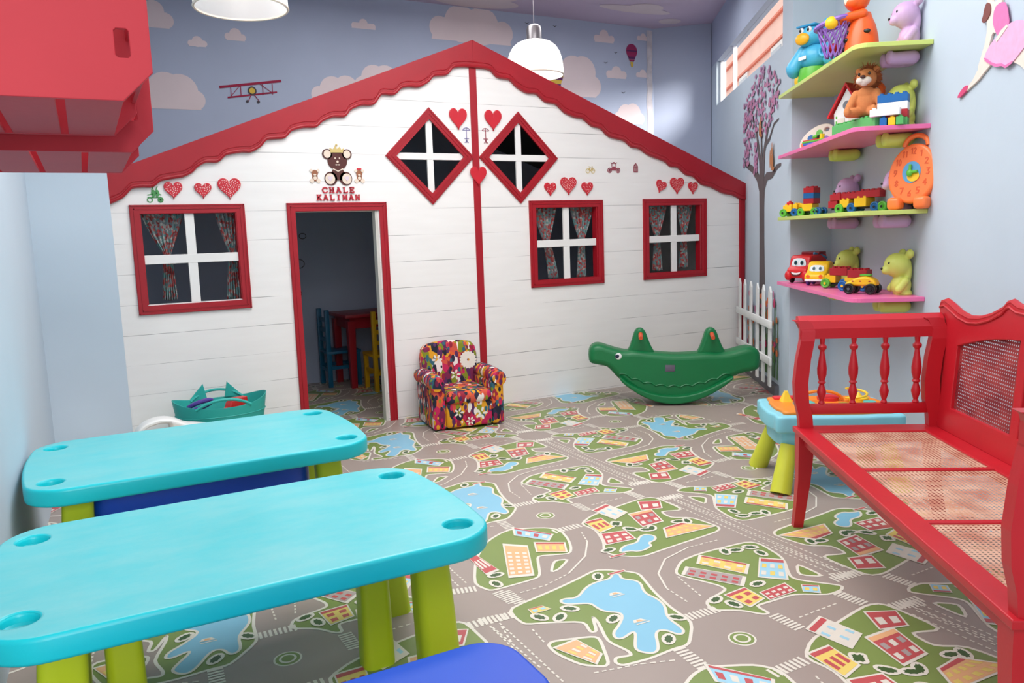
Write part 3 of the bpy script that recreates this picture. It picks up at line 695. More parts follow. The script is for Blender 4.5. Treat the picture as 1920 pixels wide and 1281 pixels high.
hearts(-.140, 2.155, .150, .165, 'plain red wooden heart left of the centre batten, above the left diamond window', G2)
hearts(.146, 2.155, .150, .165, 'plain red wooden heart right of the centre batten, above the right diamond window', G2)
hearts(.002, 1.745, .142, .155, 'plain red wooden heart stuck on the centre batten between the diamond windows', G2, y=-.0225)

# letters
m_let = M('letter_red', (186, 36, 52), .5)
GL = {'C': ([[(.95, .78), (.8, .95), (.5, 1), (.2, .9), (.05, .6), (.05, .4), (.2, .1), (.5, 0), (.8, .05), (.95, .22)]], [(.95, .65, .95, .95)]),
      'H': ([[(.2, 0), (.2, 1)], [(.8, 0), (.8, 1)], [(.2, .5), (.8, .5)]], [(0, 0, .4, 0), (.6, 0, 1, 0), (0, 1, .4, 1), (.6, 1, 1, 1)]),
      'A': ([[(.12, 0), (.5, 1), (.88, 0)], [(.28, .35), (.72, .35)]], [(-.05, 0, .32, 0), (.68, 0, 1.05, 0), (.3, 1, .5, 1)]),
      'L': ([[(.25, 0), (.25, 1)], [(.25, 0), (.9, 0)]], [(.05, 0, .4, 0), (.05, 1, .45, 1), (.9, 0, .9, .3)]),
      'E': ([[(.2, 0), (.2, 1)], [(.2, 0), (.85, 0)], [(.2, 1), (.85, 1)], [(.2, .5), (.65, .5)]], [(.0, 0, .4, 0), (0, 1, .4, 1), (.85, 0, .85, .28), (.85, .72, .85, 1), (.65, .38, .65, .62)]),
      'K': ([[(.2, 0), (.2, 1)], [(.25, .4), (.85, 1)], [(.42, .55), (.88, 0)]], [(0, 0, .4, 0), (0, 1, .4, 1), (.65, 1, 1, 1), (.7, 0, 1.05, 0)]),
      'I': ([[(.5, 0), (.5, 1)]], [(.25, 0, .75, 0), (.25, 1, .75, 1)]),
      'M': ([[(.15, 0), (.15, 1), (.5, .3), (.85, 1), (.85, 0)]], [(0, 0, .3, 0), (.68, 0, 1, 0), (0, 1, .2, 1), (.8, 1, 1, 1)]),
      'N': ([[(.18, 0), (.18, 1), (.82, 0), (.82, 1)]], [(0, 0, .36, 0), (0, 1, .2, 1), (.64, 1, 1, 1)])}
def strokes_mb(strokes, w, t, X=None, mb=None):
    mb = mb or MB()
    for s_ in strokes:
        for i, (p, q) in enumerate(zip(s_, s_[1:])):
            d = Vector((q[0]-p[0], q[1]-p[1])); l = d.length
            if l < 1e-6: continue
            d /= l; n = Vector((-d.y, d.x))*w/2; e = d*w*.3
            c = [(p[0]-e.x-n.x, p[1]-e.y-n.y), (q[0]+e.x-n.x, q[1]+e.y-n.y), (q[0]+e.x+n.x, q[1]+e.y+n.y), (p[0]-e.x+n.x, p[1]-e.y+n.y)]
            tt = t*(1-.03*i)
            mb.add([(a, 0, b_) for a, b_ in c]+[(a, -tt, b_) for a, b_ in c], [(3, 2, 1, 0), (4, 5, 6, 7), (0, 1, 5, 4), (1, 2, 6, 5), (2, 3, 7, 6), (3, 0, 4, 7)], 0, X)
    return mb
def word(txt, x0, x1, z0, h, tilt, wname, wherex):
    n = len(txt); pitch = (x1-x0)/n
    ords = ['first', 'second', 'third', 'fourth', 'fifth', 'sixth', 'last'] if n == 7 else ['first', 'second', 'third', 'fourth', 'last']
    for i, c in enumerate(txt):
        st, se = GL[c]; w = pitch*.74
        S_ = [[(p[0]*w, p[1]*h) for p in s_] for s_ in st]; E_ = [[(a*w, b_*h), (c_*w, d_*h)] for a, b_, c_, d_ in se]
        mb = strokes_mb(S_, .0085, .008); strokes_mb(E_, .0048, .0078, mb=mb)
        o = mb.build('wooden_letter', m_let, smooth=False, loc=(x0+i*pitch+pitch*.13, FY, z0 + tilt*i/n))
        tag(o, 'red wooden letter %s, %s letter of the %s word above the playhouse doorway' % (c, ords[i], wname), 'letter', 'wooden letters over the playhouse door')
word('CHALE', -1.176, -.940, 1.633, .034, .0, 'upper', 0)
word('KALIMAN', -1.217, -.905, 1.584, .035, -.002, 'lower', 0)

# teddy bear cut-outs
m_choc = M('chocolate_brown_paint', (84, 38, 32), .4); m_cream = M('cream_paint', (232, 214, 196), .5); m_gold = M('gold_glitter_paint', (214, 190, 120), .4)
m_tedb = M('ginger_brown_paint', (156, 98, 66), .5)
def el(cx, cz, rx, rz, n=24): return circ(cx, cz, rx, n, rz)
def layer(mb, loops, y0, t, m):
    for lp in loops:
        v, f = flat([lp], t); mb.add([(p[0], p[1]-y0, p[2]) for p in v], f, m)
def teddy_big():
    t = thing('teddy_cutout', 'large chocolate brown teddy bear cut-out wearing a crown above the doorway', 'wall decoration', (-1.054, FY, 1.695))
    mb = MB()
    layer(mb, [el(0, .150, .068, .062), el(-.068, .195, .034, .034), el(.068, .195, .034, .034)], 0, .006, 0)
    layer(mb, [[(-.045, .02), (.045, .02), (.048, .07), (.03, .10), (-.03, .10), (-.048, .07)], el(-.052, .032, .044, .046), el(.052, .032, .044, .046)], 0, .0055, 0)
    mb.build('body', [m_choc], t, smooth=False)
    MB2 = MB()
    for nm_, ex in (('ear', (-.068, .195, .024, .026)), ('ear', (.068, .195, .024, .026)), ('foot', (-.058, .030, .033, .036)), ('foot', (.058, .030, .033, .036))):
        q_ = MB(); layer(q_, [el(*ex)], .006, .003, 0); q_.build(nm_, m_cream, t, smooth=False)
    
    layer(MB2, [el(-.015, .168, .005, .006, 10), el(.015, .168, .005, .006, 10), el(0, .145, .008, .008, 10), el(-.009, .124, .008, .004, 10), el(.009, .124, .008, .004, 10)], .006, .002, 0)
    MB2.build('face', [m_cream], t, smooth=False)
    for s in (-1, 1):
        v, f = flat([[(p[0]*.038+s*.058, p[1]*.04+.03) for p in heart(1, 20)]], .002); MB().add([(p[0], p[1]-.009, p[2]) for p in v], f).build('paw_heart', M('paw_lilac', (222, 206, 216), .5), t, smooth=False)
    c = MB(); layer(c, [[(-.045, .205), (.04, .205), (.048, .235), (.03, .225), (.02, .245), (0, .228), (-.012, .25), (-.025, .226), (-.05, .235)]], .006, .004, 0)
    c.add(*ball((-.002, -.008, .255), .008, 8)); c.build('crown', m_gold, t, smooth=False)
    cl = MB(); layer(cl, [[(-.035, .102), (0, .085), (.035, .102), (.035, .094), (0, .077), (-.035, .094)]], .006, .002, 0); cl.build('collar', m_cream, t, smooth=False)
teddy_big()
for x, lb in ((-1.214, 'tiny ginger teddy bear cut-out left of the large brown teddy'), (-.906, 'tiny ginger teddy bear cut-out with a pink bow right of the large brown teddy')):
    t = thing('teddy_cutout', lb, 'wall decoration', (x, FY, 1.70), group='small teddies beside the large teddy')
    mb = MB(); layer(mb, [el(0, .062, .022, .022), [(-.018, .01), (.018, .01), (.018, .045), (-.018, .045)]], .001, .004, 0); mb.build('body', m_tedb, t, smooth=False)
    mb = MB(); layer(mb, [el(-.024, .080, .010, .010, 12), el(.024, .080, .010, .010, 12), el(-.022, .012, .014, .014, 14), el(.022, .012, .014, .014, 14), el(0, .030, .012, .012, 14), el(0, .052, .010, .006, 12)], .002, .005, 0); mb.build('paws_and_ears', m_cream, t, smooth=False)
    if x > -1: mb = MB(); layer(mb, [el(-.008, .092, .009, .006, 10), el(.008, .092, .009, .006, 10)], .004, .004, 0); mb.build('bow', m_heart, t, smooth=False)
def ring(cx, cz, r, n=18): return [[(cx+r*math.cos(2*PI*k/n), cz+r*math.sin(2*PI*k/n)) for k in range(n+1)]]
def cutout(name, label, strokes, x, z, mat, w=.004, t=.004, fills=()):
    mb = strokes_mb(strokes, w, t); layer(mb, list(fills), 0, t*.8, 0)
    o = mb.build(name, mat, smooth=False, loc=(x, FY, z)); tag(o, label, 'wall decoration', 'small painted cut-outs on the playhouse'); return o
spoke = lambda cx, cz, r: [[(cx-r*math.cos(a), cz-r*math.sin(a)), (cx+r*math.cos(a), cz+r*math.sin(a))] for a in (0, 1.05, 2.1)]
m_grn = M('green_cutout_paint', (76, 150, 84), .5)
cutout('carriage_cutout', 'small green cut-out of two riders on a carriage, left above the left window', ring(-.030, .015, .014)+ring(.030, .015, .014)+spoke(.03, .015, .013)+[[(-.04, .03), (.03, .03)], [(-.012, .03), (-.015, .075), (-.005, .095)], [(.012, .03), (.010, .08), (.018, .095)], [(-.04, .045), (-.01, .05)], [(.0, .06), (.035, .045)]], -2.211, 1.580, m_grn, .006, fills=[el(-.008, .055, .012, .022), el(.014, .055, .012, .022)])
m_prp = M('lilac_cutout_paint', (138, 130, 180), .5); m_rbc = M('maroon_cutout_paint', (156, 66, 82), .5)
par = [[(0, -.05), (0, .05)], [(-.028, .040), (-.018, .053), (0, .058), (.018, .053), (.028, .040), (-.028, .040)], [(-.018, -.02), (.018, -.02)], [(-.014, -.05), (.006, -.03)], [(.014, -.05), (-.006, -.03)]]
cutout('parasol_cutout', 'tiny lilac parasol table cut-out left of the centre batten', par, -.076, 2.04, m_prp)
cutout('parasol_cutout', 'tiny maroon parasol table cut-out right of the centre batten', par, .082, 2.04, m_rbc)
cutout('bicycle_cutout', 'small cream-yellow bicycle cut-out, first of three right of the right diamond window', ring(-.024, -.012, .017)+ring(.026, -.012, .017)+[[(-.024, -.012), (-.008, .012), (.018, .012), (.026, -.012)], [(-.008, .012), (0, -.012), (.018, .012)], [(-.016, .022), (-.002, .022)], [(.016, .024), (.024, .020)]], 1.009, 1.806, m_gold)
cutout('coach_cutout', 'small maroon horseless coach cut-out, middle of three right of the right diamond window', ring(-.042, -.012, .019)+ring(.042, -.012, .019)+spoke(-.042, -.012, .018)+spoke(.042, -.012, .018)+[[(-.05, .0), (-.03, -.01), (.03, -.01), (.05, 0)], [(-.02, .02), (-.02, .045), (-.03, .05)], [(.02, .02), (.02, .045), (.03, .05)], [(-.02, .045), (.02, .045)], [(-.008, .052), (.008, .052)]], 1.24, 1.812, m_rbc, .0048, fills=[el(0, .004, .024, .016)])
cutout('birdcage_cutout', 'small maroon birdcage cut-out, last of three right of the right diamond window', [[(-.02, -.03), (.02, -.03)], [(-.02, -.024), (-.02, .015), (-.012, .032), (0, .038), (.012, .032), (.02, .015), (.02, -.024), (-.02, -.024)], [(-.01, -.024), (-.01, .03)], [(0, -.024), (0, .045)], [(.01, -.024), (.01, .03)], [(-.02, .008), (.02, .008)]], 1.461, 1.818, m_rbc, .0038)

# ---- curtains
m_cur, nt, b = newmat('floral_curtain_cotton'); N = nt.nodes; L = nt.links
tc = N.new('ShaderNodeTexCoord'); vo = N.new('ShaderNodeTexVoronoi'); vo.inputs['Scale'].default_value = 62
L.new(tc.outputs['Object'], vo.inputs['Vector'])
sx = N.new('ShaderNodeSeparateColor'); L.new(vo.outputs['Color'], sx.inputs[0])
cr = N.new('ShaderNodeValToRGB'); cr.color_ramp.interpolation = 'CONSTANT'
for i, (p_, c_) in enumerate(((0, (120, 128, 132)), (.30, (150, 60, 62)), (.52, (96, 140, 140)), (.72, (176, 96, 92)), (.85, (170, 172, 168)))):
    e_ = cr.color_ramp.elements[i] if i < 2 else cr.color_ramp.elements.new(p_)
    e_.position = p_; e_.color = lin(c_)+(1,)
L.new(sx.outputs[0], cr.inputs[0]); L.new(cr.outputs[0], b.inputs['Base Color']); b.inputs['Roughness'].default_value = .9
def curtain(x0, x1, xt, wt, xb0, xb1, zb, label, y=.075):
    mb = MB(); nx, nz = 60, 36; v = []; f = []
    for j in range(nz+1):
        t = j/nz; z = 1.525+(zb-1.525)*t
        zt = .47
        if t < zt:
            k = t/zt; k2 = k**1.25; a = x0+(xt-wt/2-x0)*k2; c = x1+(xt+wt/2-x1)*k2
            amp = .010*(1-.3*k)
        else:
            k = (t-zt)/(1-zt); k2 = k**.8; a = (xt-wt/2)+(xb0-xt+wt/2)*k2; c = (xt+wt/2)+(xb1-xt-wt/2)*k2; amp = .008+.006*k
        for i in range(nx+1):
            u = i/nx; v.append((a+(c-a)*u, y+amp*math.sin(u*2*PI*6+.4*math.sin(t*7)), z+.004*math.sin(u*9)*(t > .98)))
    for j in range(nz):
        for i in range(nx): k = j*(nx+1)+i; f.append((k, k+1, k+nx+2, k+nx+1))
    o = mb.add(v, f).build('curtain', m_cur); so = o.modifiers.new('cloth', 'SOLIDIFY'); so.thickness = .002
    tag(o, label, 'curtain', 'floral curtains tied back inside the playhouse windows')
    MB().add(*tube([(xt-wt/2-.004, y-.012, 1.229), (xt+wt/2+.004, y-.012, 1.229)], .005, 8)).build('tie', m_cur, o)
curtain(-2.300, -2.050, -2.165, .045, -2.213, -2.125, .968, 'floral curtain hanging in the left half of the left window')
curtain(-1.860, -1.700, -1.768, .045, -1.825, -1.720, .947, 'floral curtain hanging at the right edge of the left window')
curtain(.520, .735, .630, .06, .648, .735, .946, 'floral curtain in the left half of the middle window')
curtain(.862, 1.095, .968, .05, .918, 1.000, .942, 'floral curtain in the right half of the middle window')
curtain(1.640, 1.855, 1.742, .045, 1.696, 1.796, .956, 'floral curtain in the left half of the rightmost window')
curtain(1.970, 2.140, 2.042, .045, 1.986, 2.080, .970, 'floral curtain in the right half of the rightmost window')

# ---- furniture inside the playhouse
def inner_table():
    t = thing('toddler_table', 'dark red wooden toddler table inside the playhouse doorway', 'table', (-.28, 1.615, 0), R(2))
    MB().add(*box(-.40, .40, -.26, .26, .63, .66, .006)).build('tabletop', M('red_table_paint', (150, 22, 36), .35), t)
    m = bpy.data.materials['red_table_paint']
    MB().add(*box(-.35, .35, -.21, .21, .53, .63)).build('apron', m, t)
    for sx_ in (-1, 1):
        for sy in (-1, 1):
            MB().add(*loft([rrect(sx_*.34, sy*.2, .026, .026, .004, 0), rrect(sx_*.34, sy*.2, .034, .034, .004, .60)])).build('leg', m, t)
inner_table()
def small_chair(x, y, rz, mat, label):
    t = thing('toddler_chair', label, 'chair', (x, y, 0), rz, 'toddler chairs in the playhouse')
    MB().add(*box(-.15, .15, -.16, .15, .30, .325, .006)).build('seat', mat, t)
    for sx_ in (-1, 1):
        MB().add(*box(sx_*.13-.018, sx_*.13+.018, -.15, -.114, 0, .30)).build('leg', mat, t)
        MB().add(*box(sx_*.13-.018, sx_*.13+.018, .115, .155, 0, .70, .004)).build('back_post', mat, t)
    for z in (.41, .50, .59): MB().add(*box(-.115, .115, .125, .143, z, z+.035)).build('slat', mat, t)
    MB().add(*box(-.115, .115, -.14, -.12, .12, .15)).add(*box(-.14, -.12, -.115, .12, .16, .19)).add(*box(.12, .14, -.115, .12, .16, .19)).add(*box(-.115, .115, .125, .143, .14, .17)).build('stretcher', mat, t)
    return t
small_chair(-.645, 1.69, R(90), M('petrol_blue_paint', (0, 92, 128), .4), 'petrol blue ladder-back toddler chair left of the red table in the playhouse')
small_chair(-.375, 1.225, R(180), M('golden_yellow_paint', (214, 164, 10), .4), 'yellow ladder-back toddler chair half behind the right door jamb')
# ================================================================== BLUE-GREEN PLASTIC TABLES AND BLUE BENCHES
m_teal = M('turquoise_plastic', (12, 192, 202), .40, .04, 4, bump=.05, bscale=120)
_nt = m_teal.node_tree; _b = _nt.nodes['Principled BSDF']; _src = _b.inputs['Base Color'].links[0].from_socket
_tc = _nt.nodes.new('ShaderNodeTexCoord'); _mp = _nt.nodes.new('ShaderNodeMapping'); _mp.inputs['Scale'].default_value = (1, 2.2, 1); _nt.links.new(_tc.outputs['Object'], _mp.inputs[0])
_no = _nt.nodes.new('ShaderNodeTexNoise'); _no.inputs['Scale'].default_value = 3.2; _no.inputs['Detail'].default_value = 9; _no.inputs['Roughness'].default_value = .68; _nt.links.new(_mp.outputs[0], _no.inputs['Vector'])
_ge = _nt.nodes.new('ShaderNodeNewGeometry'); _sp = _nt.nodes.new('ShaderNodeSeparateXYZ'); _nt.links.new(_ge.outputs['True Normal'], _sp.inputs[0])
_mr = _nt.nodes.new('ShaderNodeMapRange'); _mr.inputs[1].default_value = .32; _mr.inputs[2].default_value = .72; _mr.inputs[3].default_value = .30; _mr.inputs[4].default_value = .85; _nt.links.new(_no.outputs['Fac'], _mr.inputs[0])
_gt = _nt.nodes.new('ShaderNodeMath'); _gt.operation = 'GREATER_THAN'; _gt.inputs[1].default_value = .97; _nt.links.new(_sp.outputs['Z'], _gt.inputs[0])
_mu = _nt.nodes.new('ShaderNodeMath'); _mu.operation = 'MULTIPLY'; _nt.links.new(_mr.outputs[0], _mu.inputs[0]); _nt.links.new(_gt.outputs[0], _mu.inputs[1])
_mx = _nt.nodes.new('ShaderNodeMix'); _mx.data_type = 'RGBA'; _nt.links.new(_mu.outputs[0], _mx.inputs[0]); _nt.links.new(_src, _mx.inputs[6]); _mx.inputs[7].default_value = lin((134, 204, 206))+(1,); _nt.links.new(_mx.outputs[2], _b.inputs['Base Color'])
m_lime = M('lime_plastic', (186, 206, 34), .38, .03, 4)
m_blueP = M('royal_blue_plastic', (10, 74, 196), .4, .03, 5)
def superloop(hx, hy, r, bow, n=10):
    out = []
    for (sx, sy, a0) in ((1, 1, 0), (-1, 1, 90), (-1, -1, 180), (1, -1, 270)):
        for k in range(n+1):
            a = R(a0 + 90*k/n); out.append([sx*(hx-r)+r*math.cos(a), sy*(hy-r)+r*math.sin(a)])
    # bowed ends
    full = []
    for i in range(len(out)):
        a, b2 = out[i], out[(i+1) % len(out)]
        full.append(a)
        if math.hypot(a[0]-b2[0], a[1]-b2[1]) > .1:
            for k in range(1, 8): full.append([a[0]+(b2[0]-a[0])*k/8, a[1]+(b2[1]-a[1])*k/8])
    for p in full:
        w = 1-(p[1]/hy)**2
        p[0] -= math.copysign(bow*(1-w), p[0])
    return [tuple(p) for p in full]
def legpost(x0, y0, x1, y1, h, a, b2, k=.8, z0=0.0):
    return loft([rrect(x0, y0, a, b2, min(a, b2)*.6, z0, 5), rrect((x0+x1)/2, (y0+y1)/2, a*(1+k)/2, b2*(1+k)/2, min(a, b2)*.5, (h+z0)/2, 5), rrect(x1, y1, a*k, b2*k, min(a, b2)*.45, h, 5)])
def play_table(x, y, label, rz=0, inner=True):
    t = thing('play_table', label, 'table', (x, y, 0), rz, 'turquoise plastic play tables')
    H = .47; hx, hy = .655, .412
    out = superloop(hx, hy, .13, .035)
    holes = [circ(sx*.55, sy*.285, .040, 28) for sx in (-1, 1) for sy in (-1, 1)]
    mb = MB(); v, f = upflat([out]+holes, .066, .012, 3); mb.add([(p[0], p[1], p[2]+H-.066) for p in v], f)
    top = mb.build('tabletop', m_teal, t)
    for sx in (-1, 1):
        for sy in (-1, 1):
            pr = [(.0, H-.030), (.034, H-.030), (.0405, H-.024), (.042, H-.008), (.0425, H-.004)]
            v, f = lathe([(r, z) for r, z in pr], 28, cap=False)
            MB().add([(p[0]+sx*.55, p[1]+sy*.285, p[2]) for p in v], f).build('cup_holder', m_teal, top)
    for sx in (-1, 1):
        for sy in (-1, 1):
            fx = sx*.50; fy = sy*(.215)
            mb = MB().add(*legpost(fx, fy, sx*.47, sy*.235, H-.055, .062, .048, .84))
            mb.build('leg', m_lime, t)
        if inner: MB().add(*legpost(sx*.345, -.085, sx*.345, -.075, H-.066, .050, .045, .86)).build('leg', m_lime, t)
    return t
play_table(-2.288, -3.07, 'turquoise plastic play table nearest the viewer, with cup holes and lime legs')
play_table(-2.262, -1.862, 'turquoise plastic play table farther back, its end against the left wall', inner=False)
def play_bench(x, y, label, hx=.56, hy=.135, zt=.28, ht=.045):
    t = thing('play_bench', label, 'bench', (x, y, 0), 0, 'blue plastic benches by the play tables')
    out = superloop(hx, hy, .105, .0)
    v, f = upflat([out], ht, .010, 3); MB().add([(p[0], p[1], p[2]+zt-ht) for p in v], f).build('seat', m_blueP, t)
    for sx in (-1, 1):
        for sy in (-1, 1): MB().add(*legpost(sx*(hx-.10), sy*(hy-.052), sx*(hx-.12), sy*(hy-.060), zt-ht+.001, .050, .040, .9)).build('leg', m_lime, t)
        MB().add(*box(sx*(hx-.12)-.01, sx*(hx-.12)+.01, -hy+.06, hy-.06, .12, zt-ht+.001, .004)).build('end_panel', m_lime, t)
play_bench(-2.33, -3.84, 'royal blue plastic bench at the bottom edge, in front of the nearest turquoise table', hx=.56, hy=.165)
play_bench(-2.28, -2.01, 'royal blue plastic bench tucked under the farther turquoise table', hx=.425, hy=.115, zt=.392, ht=.12)

# ================================================================== FLORAL ARMCHAIR
m_flo, nt, b = newmat('bright_floral_upholstery'); N = nt.nodes; L = nt.links
tc = N.new('ShaderNodeTexCoord')
def vlayer(scale, stretch, rot, off):
    mp = N.new('ShaderNodeMapping'); mp.inputs['Scale'].default_value = stretch; mp.inputs['Rotation'].default_value = rot; mp.inputs['Location'].default_value = off
    L.new(tc.outputs['Object'], mp.inputs[0])
    vo = N.new('ShaderNodeTexVoronoi'); vo.inputs['Scale'].default_value = scale; L.new(mp.outputs[0], vo.inputs['Vector'])
    return vo
cols = ((20, 22, 44), (196, 24, 84), (222, 96, 40), (226, 160, 24), (84, 34, 88), (40, 96, 112), (34, 34, 60), (212, 84, 60), (150, 20, 50), (236, 226, 220), (130, 140, 20), (120, 24, 70))
def ramp(col_out, shift):
    sc_ = N.new('ShaderNodeSeparateColor'); L.new(col_out, sc_.inputs[0])
    r_ = N.new('ShaderNodeValToRGB'); r_.color_ramp.interpolation = 'CONSTANT'
    for i in range(12):
        e_ = r_.color_ramp.elements[i] if i < 2 else r_.color_ramp.elements.new(i/12)
        e_.position = i/12; e_.color = lin(cols[(i*5+shift) % 12])+(1,)
    L.new(sc_.outputs[0], r_.inputs[0]); return r_.outputs[0]
base = vlayer(24, (1, 1, .55), (0, .5, .2), (0, 0, 0)); c_ = ramp(base.outputs['Color'], 0)
for sc_, st, ro, of, sh, thr in ((26, (1, 1, .5), (0, -.8, .4), (3, 1, 2), 4, .36), (31, (1, 1, .6), (.3, .9, 0), (5, 7, 1), 7, .34)):
    vl = vlayer(sc_, st, ro, of)
    lt = N.new('ShaderNodeMath'); lt.operation = 'LESS_THAN'; lt.inputs[1].default_value = thr; L.new(vl.outputs['Distance'], lt.inputs[0])
    mx = N.new('ShaderNodeMix'); mx.data_type = 'RGBA'; L.new(lt.outputs[0], mx.inputs[0]); L.new(c_, mx.inputs[6]); L.new(ramp(vl.outputs['Color'], sh), mx.inputs[7]); c_ = mx.outputs[2]
L.new(c_, b.inputs['Base Color']); b.inputs['Roughness'].default_value = .75
m_petal = M('white_petal_print', (232, 226, 214), .8)
def armchair():
    t = thing('toddler_armchair', 'small upholstered armchair in bright floral fabric beside the playhouse doorway', 'armchair', (-.375, -.345, 0), R(-7))
    # local: front is -y
    MB().add(*box(-.165, .165, -.245, .16, .015, .19, .02, 3)).build('base', m_flo, t)
    s_ = MB().add(*box(-.163, .163, -.262, .14, .175, .265, .035, 4)).build('seat', m_flo, t)
    # back: rounded, leaning
    prof = [(-.205, .10), (-.21, .44), (-.20, .50), (-.17, .535), (-.10, .55), (0, .556), (.10, .55), (.17, .535), (.20, .50), (.21, .44), (.205, .10)]
    v, f = flat([prof], .11, .028, 3)
    MB().add(v, f, 0, T(0, .235, 0) @ RX(R(-7))).build('backrest', m_flo, t)
    for s in (-1, 1):
        a = MB().add(*box(s*.21-.045, s*.21+.045, -.235, .19, .01, .31, .018, 3))
        mb = MB(); pts = [(s*.222, -.250+.46*k/10, .325+.012*math.sin(k/10*PI)) for k in range(11)]
        mb.add(*tube(pts, [.048]+[.055]*9+[.048], 18))
        arm = a.build('armrest', m_flo, t); mb.build('armrest_roll', m_flo, arm)
    # big printed blooms lie in the cloth
    def bloom(cx, cz, r, n, y, X, mb):
        for k in range(n):
            a = 2*PI*k/n; P = []
            for q in range(10):
                tt = 2*PI*q/10; px = r*.62+r*.38*math.cos(tt); pz = r*.20*math.sin(tt)
                P.append((cx+px*math.cos(a)-pz*math.sin(a), y-.00008*k, cz+px*math.sin(a)+pz*math.cos(a)))
            mb.add(P, [tuple(range(10))], 0, X)
    X = T(0, .235, 0) @ RX(R(-7)); I_ = T(0, 0, 0)
    for cx_, cz_, r_, n_, y_, X_ in ((.135, .40, .066, 17, -.1112, X), (-.10, .42, .040, 6, -.1112, X), (.03, .30, .040, 5, -.1112, X), (-.15, .33, .026, 5, -.1112, X), (.08, .10, .046, 5, -.2462, I_), (.0, .055, .032, 6, -.2462, I_), (-.08, .12, .036, 5, -.2462, I_)):
        mb = MB(); bloom(cx_, cz_, r_, n_, y_, X_, mb); bloom(cx_, cz_, r_*.5, 9, y_-.002, X_, mb) if n_ > 9 else None; mb.build('printed_bloom', m_petal, t, smooth=False)
armchair()

# ================================================================== GREEN CROCODILE ROCKER
def rocker():
    gm = M('green_rotomoulded_plastic', (0, 112, 60), .42, .05, 5, bump=.08, bscale=90)
    om = M('orange_grip', (214, 84, 44), .45)
    t = thing('crocodile_rocker', 'green plastic crocodile seesaw rocker in front of the playhouse by the picket fence', 'rocking toy', (1.235, -.73, 0), R(-32.5))
    X0 = RY(R(1.2)) @ Matrix.Diagonal((.97, 1, .95, 1))
    body = [(-.66, .36), (-.655, .44), (-.62, .475), (-.57, .48), (-.50, .455), (-.42, .430), (-.36, .420), (-.32, .43), (-.10, .402), (.02, .395), (.14, .400), (.26, .41), (.34, .405), (.44, .42), (.52, .445), (.58, .455), (.63, .44), (.655, .40), (.655, .30), (.63, .265), (.52, .245), (.45, .215), (.36, .15), (.26, .085), (.14, .035), (0, .012), (-.14, .03), (-.26, .08), (-.36, .145), (-.44, .215), (-.49, .275), (-.52, .30), (-.60, .315), (-.645, .325)]
    body = smooth_loop(body[::-1], 1)
    v, f = flat([body], .20, .045, 5)
    mb = MB().add([(p[0], p[1]+.10, p[2]) for p in v], f, 0, X0)
    bo = mb.build('body', gm, t, angle=60)
    # wider curved runners and scalloped belly ridge
    run = [(-.42, .20), (-.36, .145), (-.26, .078), (-.14, .026), (0, .006), (.14, .03), (.26, .082), (.36, .145), (.44, .21), (.44, .235), (.36, .19), (.26, .135), (.14, .09), (0, .07), (-.14, .085), (-.26, .125), (-.36, .18), (-.42, .235)]
    v, f = flat([smooth_loop(run[::-1], 1)], .33, .012, 3)
    MB().add([(p[0], p[1]+.165, p[2]) for p in v], f, 0, X0).build('runner', gm, t, angle=60)
    sc = MB()
    for s in (-1, 1):
        n = 9; pts = []
        for k in range(n*6+1):
            a = -.42+.84*k/(n*6); z = .135+.20*(a/.42)**2*.55+.018*abs(math.sin(k/6*PI)); pts.append((a, s*.100, z))
        sc.add(*tube(pts, .007, 6), 0, X0)
    sc.build('scale_ridge', gm, bo)
    for sx, x in ((-1, -.255), (1, .29)):
        fin = [(x-.12, .38), (x-.085, .44), (x-.06, .52), (x-.045, .575), (x-.02, .60), (x+.015, .60), (x+.04, .57), (x+.06, .51), (x+.09, .44), (x+.13, .38)]
        v, f = flat([smooth_loop(fin[::-1], 1)], .085, .022, 4)
        fo = MB().add([(p[0], p[1]+.0425, p[2]) for p in v], f, 0, X0).build('handle_fin', gm, t, angle=60)
        for s in (-1, 1):
            MB().add(*tube([(x, s*.03, .555), (x-.004, s*.085, .548), (x-.008, s*.145, .535)], [.016, .017, .015], 12), 0, X0).build('hand_grip', om, fo)
    for s in (-1, 1):
        e = MB().add(*[(a, b2) for a, b2 in [lathe([(.0, .006), (.022, .004), (.026, 0)], 20)]][0], 0, X0 @ T(-.43, s*.100, .385) @ RX(R(90 if s < 0 else -90))).build('eye', M('eye_white', (236, 236, 236), .3) if s < 0 else bpy.data.materials['eye_white'], t)
        MB().add(*lathe([(.0, .003), (.013, .002), (.016, 0)], 16), 0, X0 @ T(-.440, s*.1055, .386) @ RX(R(90 if s < 0 else -90))).build('pupil', M('eye_navy', (22, 30, 60), .3) if s < 0 else bpy.data.materials['eye_navy'], e)
    v, f = box(-.07, .005, -.1035, -.0985, .262, .315, .002)
    MB().add(v, f, 0, X0).build('label_plate', M('label_grey', (96, 88, 104), .5), t)
rocker()

# ================================================================== PICKET FENCE
def fence():
    wp = M('white_fence_paint', (226, 228, 226), .6)
    t = thing('picket_fence', 'low white picket fence in front of the painted tree', 'fence', W(.05, 2.205, 0), WANG)
    dd = [.10, .31, .52, .76, 1.00, 1.21]
    for d in dd:
        P = [(d-.034, .085), (d+.034, .085), (d+.034, .81), (d, .855), (d-.034, .81)]
        v, f = flat([P], .014, .002); MB().add([(p[0], p[1]+.030, p[2]) for p in v], f).build('picket', wp, t, smooth=False)
    for z in (.29, .57): MB().add(*box(.0, 1.27, -.022, .0, z-.028, z+.028, .003) if 0 else box(.0, 1.27, .030, .048, z-.028, z+.028, .003)).build('rail', wp, t)
fence()

